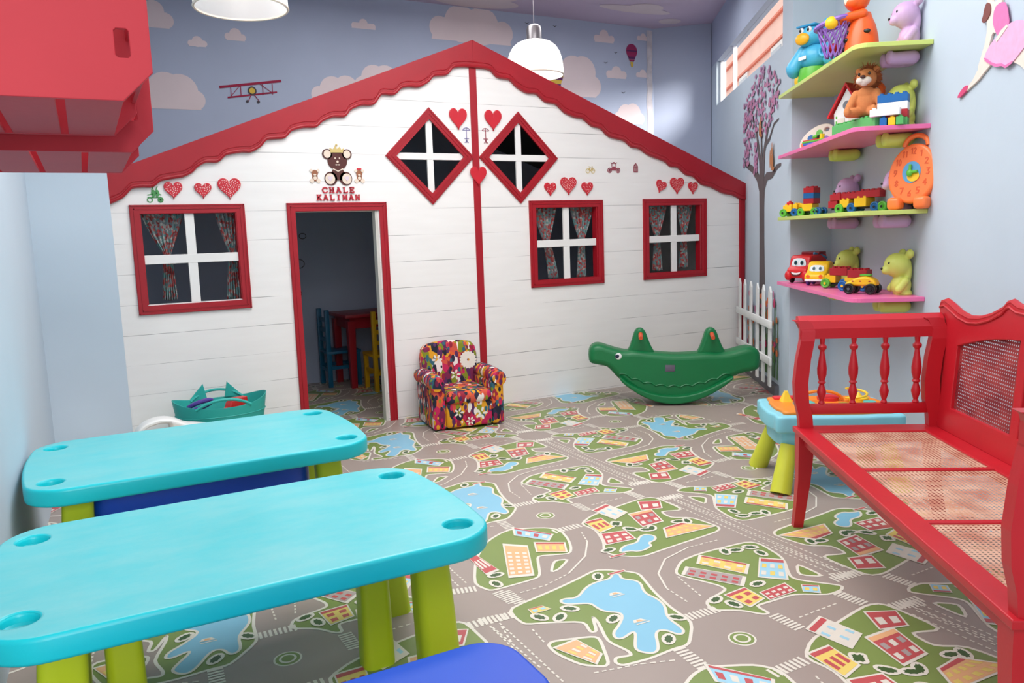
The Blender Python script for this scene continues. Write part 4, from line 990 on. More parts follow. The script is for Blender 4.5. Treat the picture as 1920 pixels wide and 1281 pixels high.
# ================================================================== RED BENCH
CANE_SC = 1/.0135
def cane(name, rgb, vary, hw=.25, hd=.36):
    m, nt, b = newmat(name); N = nt.nodes; L = nt.links
    tc = N.new('ShaderNodeTexCoord'); mp = N.new('ShaderNodeMapping'); mp.inputs['Scale'].default_value = (CANE_SC,)*3; L.new(tc.outputs['UV'], mp.inputs[0])
    fr_ = N.new('ShaderNodeVectorMath'); fr_.operation = 'FRACTION'; L.new(mp.outputs[0], fr_.inputs[0])
    sb = N.new('ShaderNodeVectorMath'); sb.operation = 'SUBTRACT'; sb.inputs[1].default_value = (.5, .5, 0); L.new(fr_.outputs[0], sb.inputs[0])
    sp = N.new('ShaderNodeSeparateXYZ'); L.new(sb.outputs[0], sp.inputs[0])
    def mm(op, a, b2):
        n = N.new('ShaderNodeMath'); n.operation = op
        for i, q in enumerate((a, b2)):
            if isinstance(q, (int, float)): n.inputs[i].default_value = q
            else: L.new(q, n.inputs[i])
        return n.outputs[0]
    ax = mm('ABSOLUTE', sp.outputs[0], 0); ay = mm('ABSOLUTE', sp.outputs[1], 0)
    hole = mm('MULTIPLY', mm('LESS_THAN', mm('MAXIMUM', ax, ay), hw), mm('LESS_THAN', mm('ADD', ax, ay), hd))
    no = N.new('ShaderNodeTexNoise'); no.inputs['Scale'].default_value = 9; no.inputs['Detail'].default_value = 4; L.new(tc.outputs['UV'], no.inputs[0])
    rp = N.new('ShaderNodeValToRGB'); rp.color_ramp.elements[0].position = .38; rp.color_ramp.elements[1].position = .62
    rp.color_ramp.elements[0].color = lin(rgb)+(1,); rp.color_ramp.elements[1].color = lin(vary)+(1,)
    L.new(no.outputs['Fac'], rp.inputs[0]); L.new(rp.outputs[0], b.inputs['Base Color']); b.inputs['Roughness'].default_value = .6
    tr = N.new('ShaderNodeBsdfTransparent'); ms = N.new('ShaderNodeMixShader'); L.new(hole, ms.inputs[0]); L.new(b.outputs[0], ms.inputs[1]); L.new(tr.outputs[0], ms.inputs[2])
    L.new(ms.outputs[0], N['Material Output'].inputs['Surface'])
    return m
def uvplane(name, o3, ux, uy, w, h, mat, parent, outline=None, nrm=(0, 0, 1), t=.0015):
    """thin woven sheet with UVs in metres"""
    pts = outline or [(0, 0), (w, 0), (w, h), (0, h)]
    o3, ux, uy = Vector(o3), Vector(ux), Vector(uy)
    me = bpy.data.meshes.new(name); me.from_pydata([tuple(o3+ux*a+uy*c) for a, c in pts], [], [tuple(range(len(pts)))])
    uv = me.uv_layers.new(name='UVMap')
    for l in me.loops: uv.data[l.index].uv = pts[l.vertex_index]
    me.materials.append(mat); o = bpy.data.objects.new(name, me); COL.objects.link(o); o.parent = parent
    return o
m_rb = M('bench_red_enamel', (188, 24, 38), .38, .07, 4, bump=.08, bscale=50)
_nt = m_rb.node_tree; _b = _nt.nodes['Principled BSDF']; _src = _b.inputs['Base Color'].links[0].from_socket
_tc = _nt.nodes.new('ShaderNodeTexCoord'); _mp = _nt.nodes.new('ShaderNodeMapping'); _mp.inputs['Scale'].default_value = (.5, 2.4, 2.0); _nt.links.new(_tc.outputs['Object'], _mp.inputs[0])
_no = _nt.nodes.new('ShaderNodeTexNoise'); _no.inputs['Scale'].default_value = 16; _no.inputs['Detail'].default_value = 8; _no.inputs['Roughness'].default_value = .7; _nt.links.new(_mp.outputs[0], _no.inputs['Vector'])
_gt = _nt.nodes.new('ShaderNodeMath'); _gt.operation = 'GREATER_THAN'; _gt.inputs[1].default_value = .735; _nt.links.new(_no.outputs['Fac'], _gt.inputs[0])
_mx = _nt.nodes.new('ShaderNodeMix'); _mx.data_type = 'RGBA'; _nt.links.new(_gt.outputs[0], _mx.inputs[0]); _nt.links.new(_src, _mx.inputs[6]); _mx.inputs[7].default_value = lin((120, 40, 30))+(1,); _nt.links.new(_mx.outputs[2], _b.inputs['Base Color'])
def red_bench():
    t = thing('settee_bench', 'red painted settee bench with cane seat and turned spindles along the right wall', 'bench', W(-3.42, 1.64, 0), WANG)
    # local x = d+3.42, local y = -(n-1.64) : the front is y=0, the back is negative y
    def bx(x0, x1, n0, n1, z0, z1, r=.004, name='rail', par=t, mat=m_rb, s=1): return MB().add(*box(x0, x1, -n1, -n0, z0, z1, r, s)).build(name, mat, par)
    HX = .86; SZ = .447
    # seat frame with three openings (plan)
    op = [(.243, .757), (-.265, .217), (-.775, -.290)]
    loops = [[(-HX-.01, .0), (HX+.01, .0), (HX+.01, -.60), (-HX-.01, -.60)]] + [[(a, -.075), (b2, -.075), (b2, -.505), (a, -.505)] for a, b2 in op]
    v, f = upflat(loops, .024, .004, 1); fr_ = MB().add([(p[0], p[1], p[2]+SZ-.024) for p in v], f)
    sf = fr_.build('seat_frame', m_rb, t, smooth=False)
    bx(-HX, HX, .028, .050, .375, SZ-.024, name='apron'); bx(-HX, HX, .55, .572, .375, SZ-.024, name='apron')
    for s in (-1, 1): bx(s*HX-.012, s*HX+.012, .05, .55, .375, SZ-.024, name='apron')
    cs = cane('natural_cane', (214, 172, 146), (186, 122, 98))
    for a, b2 in op: uvplane('cane_panel', (a-.004, -.509, SZ-.006), (1, 0, 0), (0, 1, 0), b2-a+.008, .438, cs, sf)
    # legs
    for s in (-1, 1):
        secs = []
        for z, off, a in ((0, .03, .020), (.10, .018, .022), (.22, .006, .026), (.375, 0, .032), (.425, 0, .032)):
            secs.append([(s*(HX-.03+off)+p[0], -.040+off*.6+p[1], z) for p in [(a, a), (-a, a), (-a, -a), (a, -a)]])
        MB().add(*loft(secs)).build('leg', m_rb, t, smooth=False)
        secs = []
        for z, off, a in ((0, .06, .02), (.2, .02, .024), (.425, 0, .028)):
            secs.append([(s*(HX-.03)+p[0], -.555-off+p[1], z) for p in [(a, a), (-a, a), (-a, -a), (a, -a)]])
        MB().add(*loft(secs)).build('leg', m_rb, t, smooth=False)
        # arm: scrolled front post, rails, spindles
        arm = thing('armrest', None, None); arm.parent = t
        prof = [(.0, SZ), (.004, .50), (.016, .56), (.020, .64), (.012, .74), (.0, .82), (-.004, .86), (.008, .895), (.022, .905)]
        def post(nc, w, lab):
            secs = []
            for o_, z in prof:
                hw = .021 if z > .5 else .026
                secs.append([(s*(HX-.02)-s*(-o_)*0+s*(.0+(z > .83)*.018*(z-.83)/.07)+px*.020, -nc+py*w + o_*1.2, z) for px, py in ((1, 1), (-1, 1), (-1, -1), (1, -1))])
            return MB().add(*loft(secs))
        post(.045, .028, '').build('arm_post', m_rb, arm, smooth=False)
        post(.575, .030, '').build('arm_post', m_rb, arm, smooth=False)
        # top board curls outwards
        secs = []
        for dx, z in ((-.002, .828), (.000, .860), (.008, .890), (.028, .914), (.052, .918)):
            pass
        cr_ = [(-.012, .828), (-.010, .870), (.004, .902), (.030, .922), (.058, .918), (.060, .904), (.034, .904), (.016, .888), (.010, .860), (.010, .828)]
        v = []; n_ = len(cr_)
        for yy in (-.015, -.60): v += [(s*(HX-.02+a), yy, z) for a, z in cr_]
        f = [tuple(range(n_)), tuple(reversed(range(n_, 2*n_)))] + [(i, i+n_, (i+1) % n_+n_, (i+1) % n_) for i in range(n_)]
        if s < 0: f = [tuple(reversed(q)) for q in f]
        MB().add(v, [tuple(reversed(q)) for q in f]).build('arm_top', m_rb, arm, smooth=False)
        MB().add(*box(s*(HX-.02)-.012, s*(HX-.02)+.012, -.56, -.05, .505, .548, .003)).build('arm_rail', m_rb, arm)
        sp_ = [(.010, .545), (.014, .552), (.009, .562), (.016, .585), (.019, .60), (.014, .618), (.010, .632), (.017, .640), (.012, .648), (.019, .675), (.020, .70), (.015, .735), (.010, .765), (.009, .775), (.017, .785), (.018, .795), (.009, .805), (.012, .832)]
        for k in range(4):
            yy = -.11-.128*k
            v, f = lathe(sp_, 14); MB().add([(p[0]+s*(HX-.02), p[1]+yy, p[2]) for p in v], f).build('spindle', m_rb, arm)
    # back: serpentine crest, rails, four stiles, three painted cane panels; leans slightly
    LX = T(0, -.560, 0) @ RX(R(5)) if 0 else T(0, -.575, 0)
    back = thing('backrest', None, None); back.parent = t
    half = [(0, 1.045), (.06, 1.04), (.13, 1.02), (.20, 1.0), (.27, .99), (.33, .992), (.375, 1.006), (.395, 1.0), (.42, .978), (.50, .945), (.58, .925), (.66, .918), (.74, .930), (.82, .955), (.87, .968), (.905, .96), (.915, .935)]
    low = [(.90, .90), (.88, .80), (.865, .62), (.86, .46)]
    prof = half + low + [(.86, .445)]; loop = prof + [(-a, z) for a, z in prof[::-1]]
    def pan(x0, x1, zt0, zt1):
        out = [(x0, .545), (x1, .545)]; n_ = 12
        top = [(x1+(x0-x1)*k/n_, zt1+(zt0-zt1)*(k/n_)+(.035*math.sin(k/n_*PI))*(1 if abs(x0+x1) < .1 else .4)) for k in range(n_+1)]
        return out + top
    pans = [pan(.285, .725, .880, .800), pan(-.235, .235, .905, .905), pan(-.725, -.285, .800, .880)]
    v, f = flat([loop[::-1]]+pans, .024, .003, 1)
    BX = T(0, -.600, 0) @ RZ(PI)                   # front faces +y (the room)
    lean = T(0, 0, .45) @ RX(R(4)) @ T(0, 0, -.45)
    MB().add(v, f, 0, T(0, -.600, 0) @ lean @ RZ(PI)).build('back_frame', m_rb, back, smooth=False)
    mo = MB(); X_ = T(0, -.600, 0) @ lean @ RZ(PI)
    mo.add(*tube([(a, -.026, z-.018) for a, z in half[:-1]], .005, 6), 0, X_).add(*tube([(-a, -.026, z-.018) for a, z in half[:-1]], .005, 6), 0, X_)
    mo.add(*tube([(a, -.012, z) for a, z in half], .014, 8), 0, X_).add(*tube([(-a, -.012, z) for a, z in half], .014, 8), 0, X_)
    mo.build('crest_moulding', m_rb, back)
    cb_ = cane('painted_cane', (120, 24, 34), (160, 56, 56), .21, .30)
    for p in pans:
        pts = [(a, z) for a, z in p]; me = bpy.data.meshes.new('cane_panel')
        me.from_pydata([tuple(X_ @ Vector((a*1.004, -.010, z))) for a, z in pts], [], [tuple(range(len(pts)))])
        uv = me.uv_layers.new(name='UVMap')
        for l in me.loops: uv.data[l.index].uv = pts[l.vertex_index]
        me.materials.append(cb_); o = bpy.data.objects.new('cane_panel', me); COL.objects.link(o); o.parent = back
red_bench()

# ================================================================== ACTIVITY TABLE
def activity():
    t = thing('activity_table', 'light blue toddler activity table with orange tray and lime legs behind the red bench', 'activity table', W(-1.885, 1.99, 0), WANG)
    ab = M('aqua_plastic', (132, 206, 222), .42, .03); ao = M('orange_plastic', (240, 138, 40), .4); lm = M('chartreuse_plastic', (208, 212, 60), .4)
    def lob(hx, hy, k):
        out = []
        for i in range(64):
            a = 2*PI*i/64; c, s = math.cos(a), math.sin(a); e = .42
            x = hx*math.copysign(abs(c)**e, c); y = hy*math.copysign(abs(s)**e, s)
            q = 1+k*math.cos(4*(a-PI/4))*.5 + k*.5*math.cos(8*a); out.append((x*q, y*q))
        return out
    v, f = upflat([lob(.24, .325, .06)], .085, .014, 3); MB().add([(p[0], p[1], p[2]+.295) for p in v], f).build('body', ab, t)
    v, f = upflat([lob(.20, .285, .04)], .085, .01, 2); MB().add([(p[0], p[1], p[2]+.215) for p in v], f).build('lower_tray', ab, t)
    v, f = upflat([lob(.195, .28, .06)], .02, .008, 2); tr = MB().add([(p[0], p[1], p[2]+.376) for p in v], f).build('play_tray', ao, t)
    for sx in (-1, 1):
        for sy in (-1, 1):
            X_ = Matrix(((1, 0, 0, sx*.205), (0, 1, 0, sy*.225), (0, 0, 1, 0), (0, 0, 0, 1)))
            pts = [(sx*.243, sy*.292, 0), (sx*.205, sy*.265, .10), (sx*.165, sy*.235, .225)]
            MB().add(*tube(pts, [.050, .046, .038], 20)).build('leg', lm, t)
    rd_ = M('toy_red_plastic', (214, 44, 50), .4); ye = M('toy_yellow_plastic', (246, 206, 50), .4); tq = M('toy_teal_plastic', (88, 190, 180), .4); gn = M('toy_green_plastic', (96, 180, 70), .4)
    Z = .394
    MB().add(*ball((-.02, .12, Z+.004), (.085, .055, .018))).build('teal_slider', tq, t)
    MB().add(*loft([rrect(.07, .19, .03, .03, .01, Z), rrect(.07, .19, .008, .008, .003, Z+.055)])).build('yellow_cone', ye, t)
    MB().add(*box(.10, .16, .10, .24, Z-.004, Z+.014, .006)).build('red_bar', rd_, t)
    MB().add(*lathe([(0, 0), (.055, 0), (.055, .018), (.045, .022), (0, .022)], 24), 0, T(.09, -.03, Z)).build('red_dial', rd_, t)
    MB().add(*tube([(.05+.0*a, .02+.11*math.cos(a), Z+.006+.05*math.sin(a)) for a in [PI*k/12 for k in range(13)]], .008, 8)).build('orange_hoop', ao, t)
    MB().add(*lathe([(0, 0), (.05, 0), (.05, .02), (.02, .026), (0, .05)], 20), 0, T(.05, -.17, Z)).build('yellow_gear', ye, t)
    MB().add(*lathe([(0, 0), (.03, 0), (.03, .02), (0, .022)], 16), 0, T(-.05, -.19, Z)).build('teal_gear', tq, t)
    MB().add(*lathe([(0, 0), (.035, 0), (.035, .015), (0, .017)], 16), 0, T(-.08, -.06, Z)).build('green_gear', gn, t)
    MB().add(*tube([(.02+.05*math.cos(k*.5), -.15+.05*math.sin(k*.5), Z+.01+.004*k) for k in range(16)], .006, 8)).build('yellow_spiral', ye, t)
activity()

# ================================================================== RED CRATES ON THE LEFT WALL
m_crate = M('crate_red_paint', (198, 46, 60), .6, .05, 3, bump=.12, bscale=40)
def crate(x1, y0, y1, z0, label, wdt=.50, hgt=.36, rz=0):
    t = thing('wall_crate', label, 'crate', (x1-wdt/2, (y0+y1)/2, z0), rz, 'red wooden crates used as wall shelves')
    hw = wdt/2; c = .052; dl = (y1-y0)/2
    def panel(y, slot=True):
        out = [(-hw, c), (-hw+c, 0), (hw-c, 0), (hw, c), (hw, hgt-c), (hw-c, hgt), (-hw+c, hgt), (-hw, hgt-c)]
        lp = [out]
        if slot:
            for s in (-1, 1):
                xa, xb = sorted((s*(hw-.034), s*(hw-.058))); lp.append([(xa, .079), (xa+.004, .075), (xb-.004, .075), (xb, .079), (xb, .121), (xb-.004, .125), (xa+.004, .125), (xa, .121)])
        v, f = flat(lp, .012, .0015, 1); MB().add([(p[0], p[1]+y+.006, p[2]) for p in v], f).build('end_panel', m_crate, t, smooth=False)
    panel(-dl+.006); panel(dl-.006)
    n = 4; gap = .015; w_ = (wdt-2*c-gap*(n-1))/n
    for k in range(n):
        x = -hw+c+k*(w_+gap); MB().add(*box(x, x+w_, -dl+.013, dl-.013, .001, .010, .001, 1)).build('slat', m_crate, t)
    for s in (-1, 1):
        for k in range(2):
            z = .075+k*(hgt-.15-.07); xa, xb = sorted((s*hw, s*(hw-.010)))
            MB().add(*box(xa, xb, -dl+.013, dl-.013, z, z+.075, .001, 1)).build('slat', m_crate, t)
    return t
crate(-2.489, -3.80, -3.30, 1.562, 'nearer red slatted wooden crate at the top left corner, hand slot in its end', wdt=.52)
crate(-2.452, -3.26, -2.68, 1.530, 'farther red slatted wooden crate behind the nearer one, above the left pillar', wdt=.52)
# ================================================================== PENDANT LAMPS
m_shade, nt, b = newmat('ribbed_opal_shade'); N = nt.nodes; L = nt.links
b.inputs['Base Color'].default_value = lin((236, 236, 236))+(1,); b.inputs['Roughness'].default_value = .35
tl_ = N.new('ShaderNodeBsdfTranslucent'); tl_.inputs[0].default_value = (.92, .92, .92, 1)
tr_ = N.new('ShaderNodeBsdfTransparent'); m1 = N.new('ShaderNodeMixShader'); m2 = N.new('ShaderNodeMixShader'); m1.inputs[0].default_value = .5; m2.inputs[0].default_value = .10
L.new(b.outputs[0], m1.inputs[1]); L.new(tl_.outputs[0], m1.inputs[2]); L.new(m1.outputs[0], m2.inputs[1]); L.new(tr_.outputs[0], m2.inputs[2]); L.new(m2.outputs[0], N['Material Output'].inputs['Surface'])
m_steel = M('brushed_steel', (150, 146, 148), .35, .08, 8, metal=.9)
def pendant(x, y, z, label, watts):
    t = thing('pendant_lamp', label, 'lamp', (x, y, z), 0, 'ribbed dome pendant lamps')
    prof = [(.233, 0), (.230, .06), (.222, .12), (.205, .175), (.178, .22), (.140, .252), (.095, .27), (.055, .278)]
    n = 96; v = []; f = []
    for (r, zz_) in prof:
        for k in range(n*2):
            a = PI*k/n; q = r*(1+(.006 if k % 2 else 0)); v.append((q*math.cos(a), q*math.sin(a), zz_))
    m_ = n*2
    for i in range(len(prof)-1):
        for k in range(m_): f.append((i*m_+k, i*m_+(k+1) % m_, (i+1)*m_+(k+1) % m_, (i+1)*m_+k))
    MB().add(v, f).build('lamp_shade', m_shade, t, angle=80)
    MB().add(*lathe([(.228, .001), (.236, .001), (.238, -.005), (.234, -.010), (.226, -.008), (.228, .001)], 64, cap=False)).build('shade_rim', M('shade_rim_cream', (226, 214, 200), .4), t)
    MB().add(*lathe([(.062, .262), (.062, .36), (.055, .385), (.035, .40), (.008, .405)], 32)).build('lamp_cap', m_steel, t)
    MB().add(*tube([(0, 0, .40), (0, 0, CZ-z)], .0028, 8)).build('cable', M('cable_grey', (140, 134, 140), .5), t)
    MB().add(*lathe([(.016, .26), (.02, .22), (.034, .185), (.034, .15), (.02, .12), (.0, .115)], 20)).build('bulb', M('lit_bulb', (255, 250, 240), .4, emit=((255, 246, 230), 4)), t)
    ld = bpy.data.lights.new('lamp_light', 'POINT'); ld.energy = watts; ld.shadow_soft_size = .04; ld.color = (1, .95, .88)
    lo = bpy.data.objects.new('lamp_light', ld); COL.objects.link(lo); lo.parent = t; lo.location = (0, 0, .09)
pendant(.778, .42, 2.603, 'lit ribbed white dome pendant lamp with steel cap behind the gable peak', 13)
pendant(-1.80, -1.02, 2.512, 'ribbed white dome pendant lamp cut off by the top edge, left of the gable', 1.2)

# ================================================================== TUB AND PUSH TOY BY THE PILLAR
def tub():
    m = M('teal_rubber', (44, 176, 166), .5, .05, 6)
    t = thing('toy_tub', 'teal rubber toy tub with pointed tail handles against the playhouse front', 'tub', (-1.968, -.285, 0), R(-1))
    n = 64; rows = [(.0, .72), (.06, .78), (.20, .90), (.335, 1.0)]
    v = []; f = []
    for inner in (0, 1):
        for (z, k) in (rows if not inner else rows[::-1]):
            for i in range(n):
                a = 2*PI*i/n; s_ = .004 if inner else 0
                zz_ = z
                if z > .3: zz_ = z + .045*abs(math.cos(a))**3
                v.append(((.278*k-s_)*math.cos(a), (.200*k-s_)*math.sin(a), zz_+(.004 if inner and z == 0 else 0)))
    R_ = len(rows)*2
    for j in range(R_-1):
        for i in range(n): f.append((j*n+i, j*n+(i+1) % n, (j+1)*n+(i+1) % n, (j+1)*n+i))
    f.append(tuple(reversed(range(n)))); f.append(tuple((R_-1)*n+i for i in range(n)))
    MB().add(v, f).build('tub_body', m, t)
    g = MB()
    for z in (.08, .13, .18, .23, .28): g.add(*[tube([(.278*(.72+.28*z/.335)*math.cos(2*PI*i/48), .2*(.72+.28*z/.335)*math.sin(2*PI*i/48), z) for i in range(49)], .003, 6)][0])
    g.build('moulded_ridge', m, t)
    for s in (-1, 1):                      # handles: an arch above the rim, tips like fins on the far one
        a0 = -PI/2 if s < 0 else PI/2; pts = []
        for k in range(15):
            u = (k-7)/7; a = a0+u*.62; pts.append((.272*math.cos(a), .197*math.sin(a), .332+.055*(1-u*u)))
        hd = MB().add(*tube(pts, .009, 8))
        hd.build('handle', m, t)
    for u in (-.36, .33):
        a = PI/2-u*1.15; x = .278*math.cos(a); y = .20*math.sin(a)
        P = [(x-.07*(1 if u < 0 else .5), .345), (x+.03*(-1 if u < 0 else 1)*0+.0, .36), (x+(.035 if u < 0 else -.03), .445), (x+(.03 if u < 0 else .01), .40), (x+(.045 if u < 0 else .09), .35)]
        P = [(x-.055, .335), (x+(.035 if u < 0 else -.035), .435), (x+.055, .335)]
        v, f = flat([P[::-1]], .010, .002); MB().add([(p[0], p[1]+y, p[2]) for p in v], f).build('fin_tip', m, t)
    # toys lying in it
    a = thing('plastic_ring', 'purple plastic ring lying in the teal tub', 'toy', (-2.09, -.27, .25)); 
    MB().add(*tube([(.075*math.cos(2*PI*i/24), .05*math.sin(2*PI*i/24), .08+.035*math.cos(2*PI*i/24+1)) for i in range(25)], .014, 10)).build('ring', M('violet_plastic', (84, 60, 150), .4), a)
    a = thing('toy_spade', 'red plastic scoop lying in the teal tub', 'toy', (-1.90, -.30, .22), R(20))
    MB().add(*loft([rrect(0, 0, .055, .03, .01, .05), rrect(.03, 0, .06, .035, .012, .11), rrect(.04, 0, .05, .03, .01, .135)])).build('scoop', M('red_toy_plastic', (206, 40, 36), .4), a)
    MB().add(*tube([(-.03, 0, .08), (-.12, -.01, .06)], .012, 8)).build('handle', bpy.data.materials['red_toy_plastic'], a)
    # filler toys under them
    for i, (x, y, c) in enumerate(((-1.99, -.22, (40, 90, 190)), (-2.05, -.34, (230, 180, 40)), (-1.90, -.31, (60, 150, 80)))):
        o = MB().add(*box(-.055, .055, -.05, .05, .0, .125, .01)).build('toy_block', M('toy_block_%s' % ('blue', 'yellow', 'green')[i], c, .4), loc=(x, y, .006+.12*0))
        tag(o, ('blue', 'yellow', 'green')[i]+' plastic block at the bottom of the teal tub', 'toy block')
tub()
def push_toy():
    w = M('white_toy_plastic', (232, 232, 228), .4)
    t = thing('push_toy', 'white plastic push toy with an arched handle between pillar and teal tub', 'toy', (-2.27, -.66, 0), R(3))
    out = [(-.225, .04), (-.222, .24), (-.205, .30), (-.16, .345), (-.09, .365), (-.03, .362), (.02, .34), (.06, .315), (.12, .305), (.20, .285), (.235, .25), (.24, .04)]
    hole = [(-.185, .25), (-.18, .295), (-.14, .325), (-.08, .338), (-.035, .332), (-.025, .30), (-.03, .262)]
    v, f = flat([smooth_loop(out[::-1], 1), hole], .12, .018, 3); MB().add([(p[0], p[1]+.06, p[2]) for p in v], f).build('body', w, t, angle=60)
    rd_ = M('raspberry_plastic', (190, 44, 62), .4); yl = M('amber_plastic', (236, 168, 24), .4)
    MB().add(*loft([rrect(-.15, -.075, .07, .02, .006, .18), rrect(-.145, -.075, .055, .02, .006, .245)])).build('red_key', rd_, t)
    MB().add(*loft([rrect(.01, -.078, .055, .02, .006, .19), rrect(-.01, -.072, .02, .016, .004, .30)])).build('yellow_lever', yl, t)
    for sx in (-.15, .16):
        for s in (-1, 1): MB().add(*lathe([(0, -.012), (.045, -.012), (.05, 0), (.045, .012), (0, .012)], 24), 0, T(sx, s*.072, .052) @ RX(R(90))).build('wheel', rd_, t)
push_toy()

# ================================================================== SHELVES
def shelf(z, mat, label):
    a, b2 = (-1.665, -.110); n0 = 2.168
    r = .07; P = [(b2, -WN+.002), (a, -WN+.002)] + [(a+r-r*math.cos(R(90*k/6)), -n0-r+r*math.sin(R(90*k/6))) for k in range(7)] + [(b2, -n0)]
    v, f = upflat([P[::-1]], .023, .002, 1)
    cx, cy = (a+b2)/2, -(WN+n0)/2
    o = MB().add([(p[0]-cx, p[1]-cy, p[2]) for p in v], f).build('wall_shelf', mat, smooth=False)
    w = W(cx, -cy, z); o.location = w; o.rotation_euler = (0, 0, WANG)
    tag(o, label, 'shelf', 'bear bracket wall shelves')
m_sg = M('lime_green_laminate', (204, 220, 118), .35, .02); m_sp = M('pink_laminate', (236, 112, 168), .35, .03)
shelf(2.185, m_sg, 'topmost lime green wall shelf, carrying the tiger and the blue animal toy')
shelf(1.772, m_sp, 'pink wall shelf second from the top, carrying the plush lion')
shelf(1.342, m_sg, 'lime green wall shelf third from the top, carrying brick trains and the orange dial toy')
shelf(.885, m_sp, 'lowest wall shelf, pink, carrying the red truck and yellow car')
def bear(d, z, mat, label):
    t = thing('bear_bracket', label, 'shelf bracket', W(d, WN-.004, z), WANG+PI, 'bear shaped shelf brackets')
    blob('upper_body', [((0, -.072, .185), (.064, .070, .068)), ((0, -.130, .160), (.030, .026, .026)), ((-.048, -.028, .245), (.026, .020, .026)), ((.048, -.028, .245), (.026, .020, .026)),
        ((0, -.052, .075), (.058, .052, .06)), ((0, -.04, .03), (.062, .045, .03)), ('c', (-.05, -.05, .10), (-.055, -.085, .055), .022, .020), ('c', (.05, -.05, .10), (.055, -.085, .055), .022, .020), ((0, -.03, .15), (.05, .03, .08))], mat, t, .005, 5)
    blob('legs', [((0, -.042, -.034), (.062, .036, .038)), ('c', (-.036, -.046, -.036), (-.038, -.14, -.038), .036, .033), ('c', (.036, -.046, -.036), (.038, -.14, -.038), .036, .033), ((-.040, -.162, -.032), (.032, .020, .038)), ((.040, -.162, -.032), (.032, .020, .038))], mat, t, .005, 4)
    MB().add(*ball((0, -.156, .168), (.009, .006, .007), 10)).build('nose', m_black, t)
    for s in (-1, 1): MB().add(*ball((s*.030, -.128, .198), (.006, .006, .008), 10)).build('eye', m_black, t)
m_by = M('chartreuse_resin', (206, 216, 104), .45, .03); m_bv = M('violet_resin', (200, 164, 204), .45, .03)
bear(-1.50, 2.185, m_bv, 'violet bear shaped bracket through the topmost shelf near its right end')
bear(-1.47, 1.772, m_by, 'yellow-green bear bracket through the pink lion shelf near its right end')
bear(-.66, 1.772, m_by, 'yellow-green bear bracket under the middle of the pink lion shelf, mostly hidden by toys')
bear(-1.46, 1.342, m_bv, 'violet bear bracket on the third shelf, beside the orange dial toy')
bear(-.66, 1.342, m_bv, 'violet bear bracket on the third shelf, behind the brick trains')
bear(-1.49, .885, m_by, 'yellow-green bear bracket on the lowest shelf near its right end')
bear(-.68, .885, m_by, 'yellow-green bear bracket on the lowest shelf behind the toy truck and cars')

# ================================================================== TOYS ON THE SHELVES
VF = R(-48)                 # turned to face the room's entrance
def P_(name, rgb, rough=.35): return M(name, rgb, rough, .03)
t_red = P_('toy_red', (206, 28, 36)); t_yel = P_('toy_yellow', (246, 196, 30)); t_blu = P_('toy_blue', (20, 100, 168)); t_grn = P_('toy_green', (96, 184, 60)); t_wht = P_('toy_white', (236, 236, 236))
t_org = P_('toy_orange', (246, 104, 36)); t_pur = P_('toy_purple', (136, 96, 182)); t_brick = P_('toy_brick_red', (176, 30, 42)); t_sky = P_('toy_sky_blue', (76, 180, 220)); t_mint = P_('toy_grass_green', (84, 176, 96))
def brick(x, y, z, nx, ny, h, mat, par, u=.04, name='brick'):
    mb = MB().add(*box(x-nx*u/2, x+nx*u/2, y-ny*u/2, y+ny*u/2, z, z+h, .002, 1))
    for i in range(nx):
        for j in range(ny):
            v, f = lathe([(u*.29, 0), (u*.29, u*.22), (u*.24, u*.26)], 12); mb.add([(p[0]+x+(i+.5-nx/2)*u, p[1]+y+(j+.5-ny/2)*u, p[2]+z+h) for p in v], f)
    return mb.build(name, mat, par)
def wheel(x, y, z, r, w, mat, par, axis='y', hub=None):
    v, f = lathe([(.0, -w/2), (r*.35, -w/2), (r*.40, -w/2+.004), (r*.6, -w/2+.004), (r*.75, -w/2), (r*.95, -w/2+.002), (r, -w/2+.006), (r, w/2-.006), (r*.95, w/2-.002), (r*.75, w/2), (r*.6, w/2-.004), (r*.40, w/2-.004), (r*.35, w/2), (0, w/2)], 24)
    X = T(x, y, z) @ (RX(R(90)) if axis == 'y' else RY(R(90)))
    o = MB().add(v, f, 0, X).build('wheel', mat, par)
    if hub: MB().add(*lathe([(0, -w/2-.002), (r*.25, -w/2-.002), (r*.25, w/2+.002), (0, w/2+.002)], 12), 0, X).build('hub', hub, o)
    return o
m_bhub = m_black
def train_one():
    t = thing('brick_train', 'brick train with a red and blue brick tower, on the third shelf', 'toy train', W(-.285, 2.305, 1.3655), R(-82.5))
    x0 = -.15
    for x, m in ((-.145, t_grn), (-.055, t_blu), (-.005, t_grn), (.125, t_blu), (.100, t_grn)):
        for s in (-1, 1): wheel(x, s*.033, .028, .028, .022, m, t, hub=m_bhub)
    MB().add(*box(-.15, .14, -.022, .022, .022, .034)).build('chassis', m_black, t)
    brick(-.115, 0, .034, 2, 2, .045, t_yel, t, .034); brick(-.115, 0, .079, 1, 1, .022, t_red, t, .034)
    brick(-.055, 0, .050, 1, 2, .035, t_yel, t, .034); brick(.0, .01, .060, 3, 1, .022, t_yel, t, .03)
    brick(.045, 0, .034, 2, 2, .048, t_yel, t, .04)
    for i, m in enumerate((t_brick, t_blu, t_brick)): brick(.052, .005, .082+i*.036, 2, 2, .036, m, t, .04)
train_one()
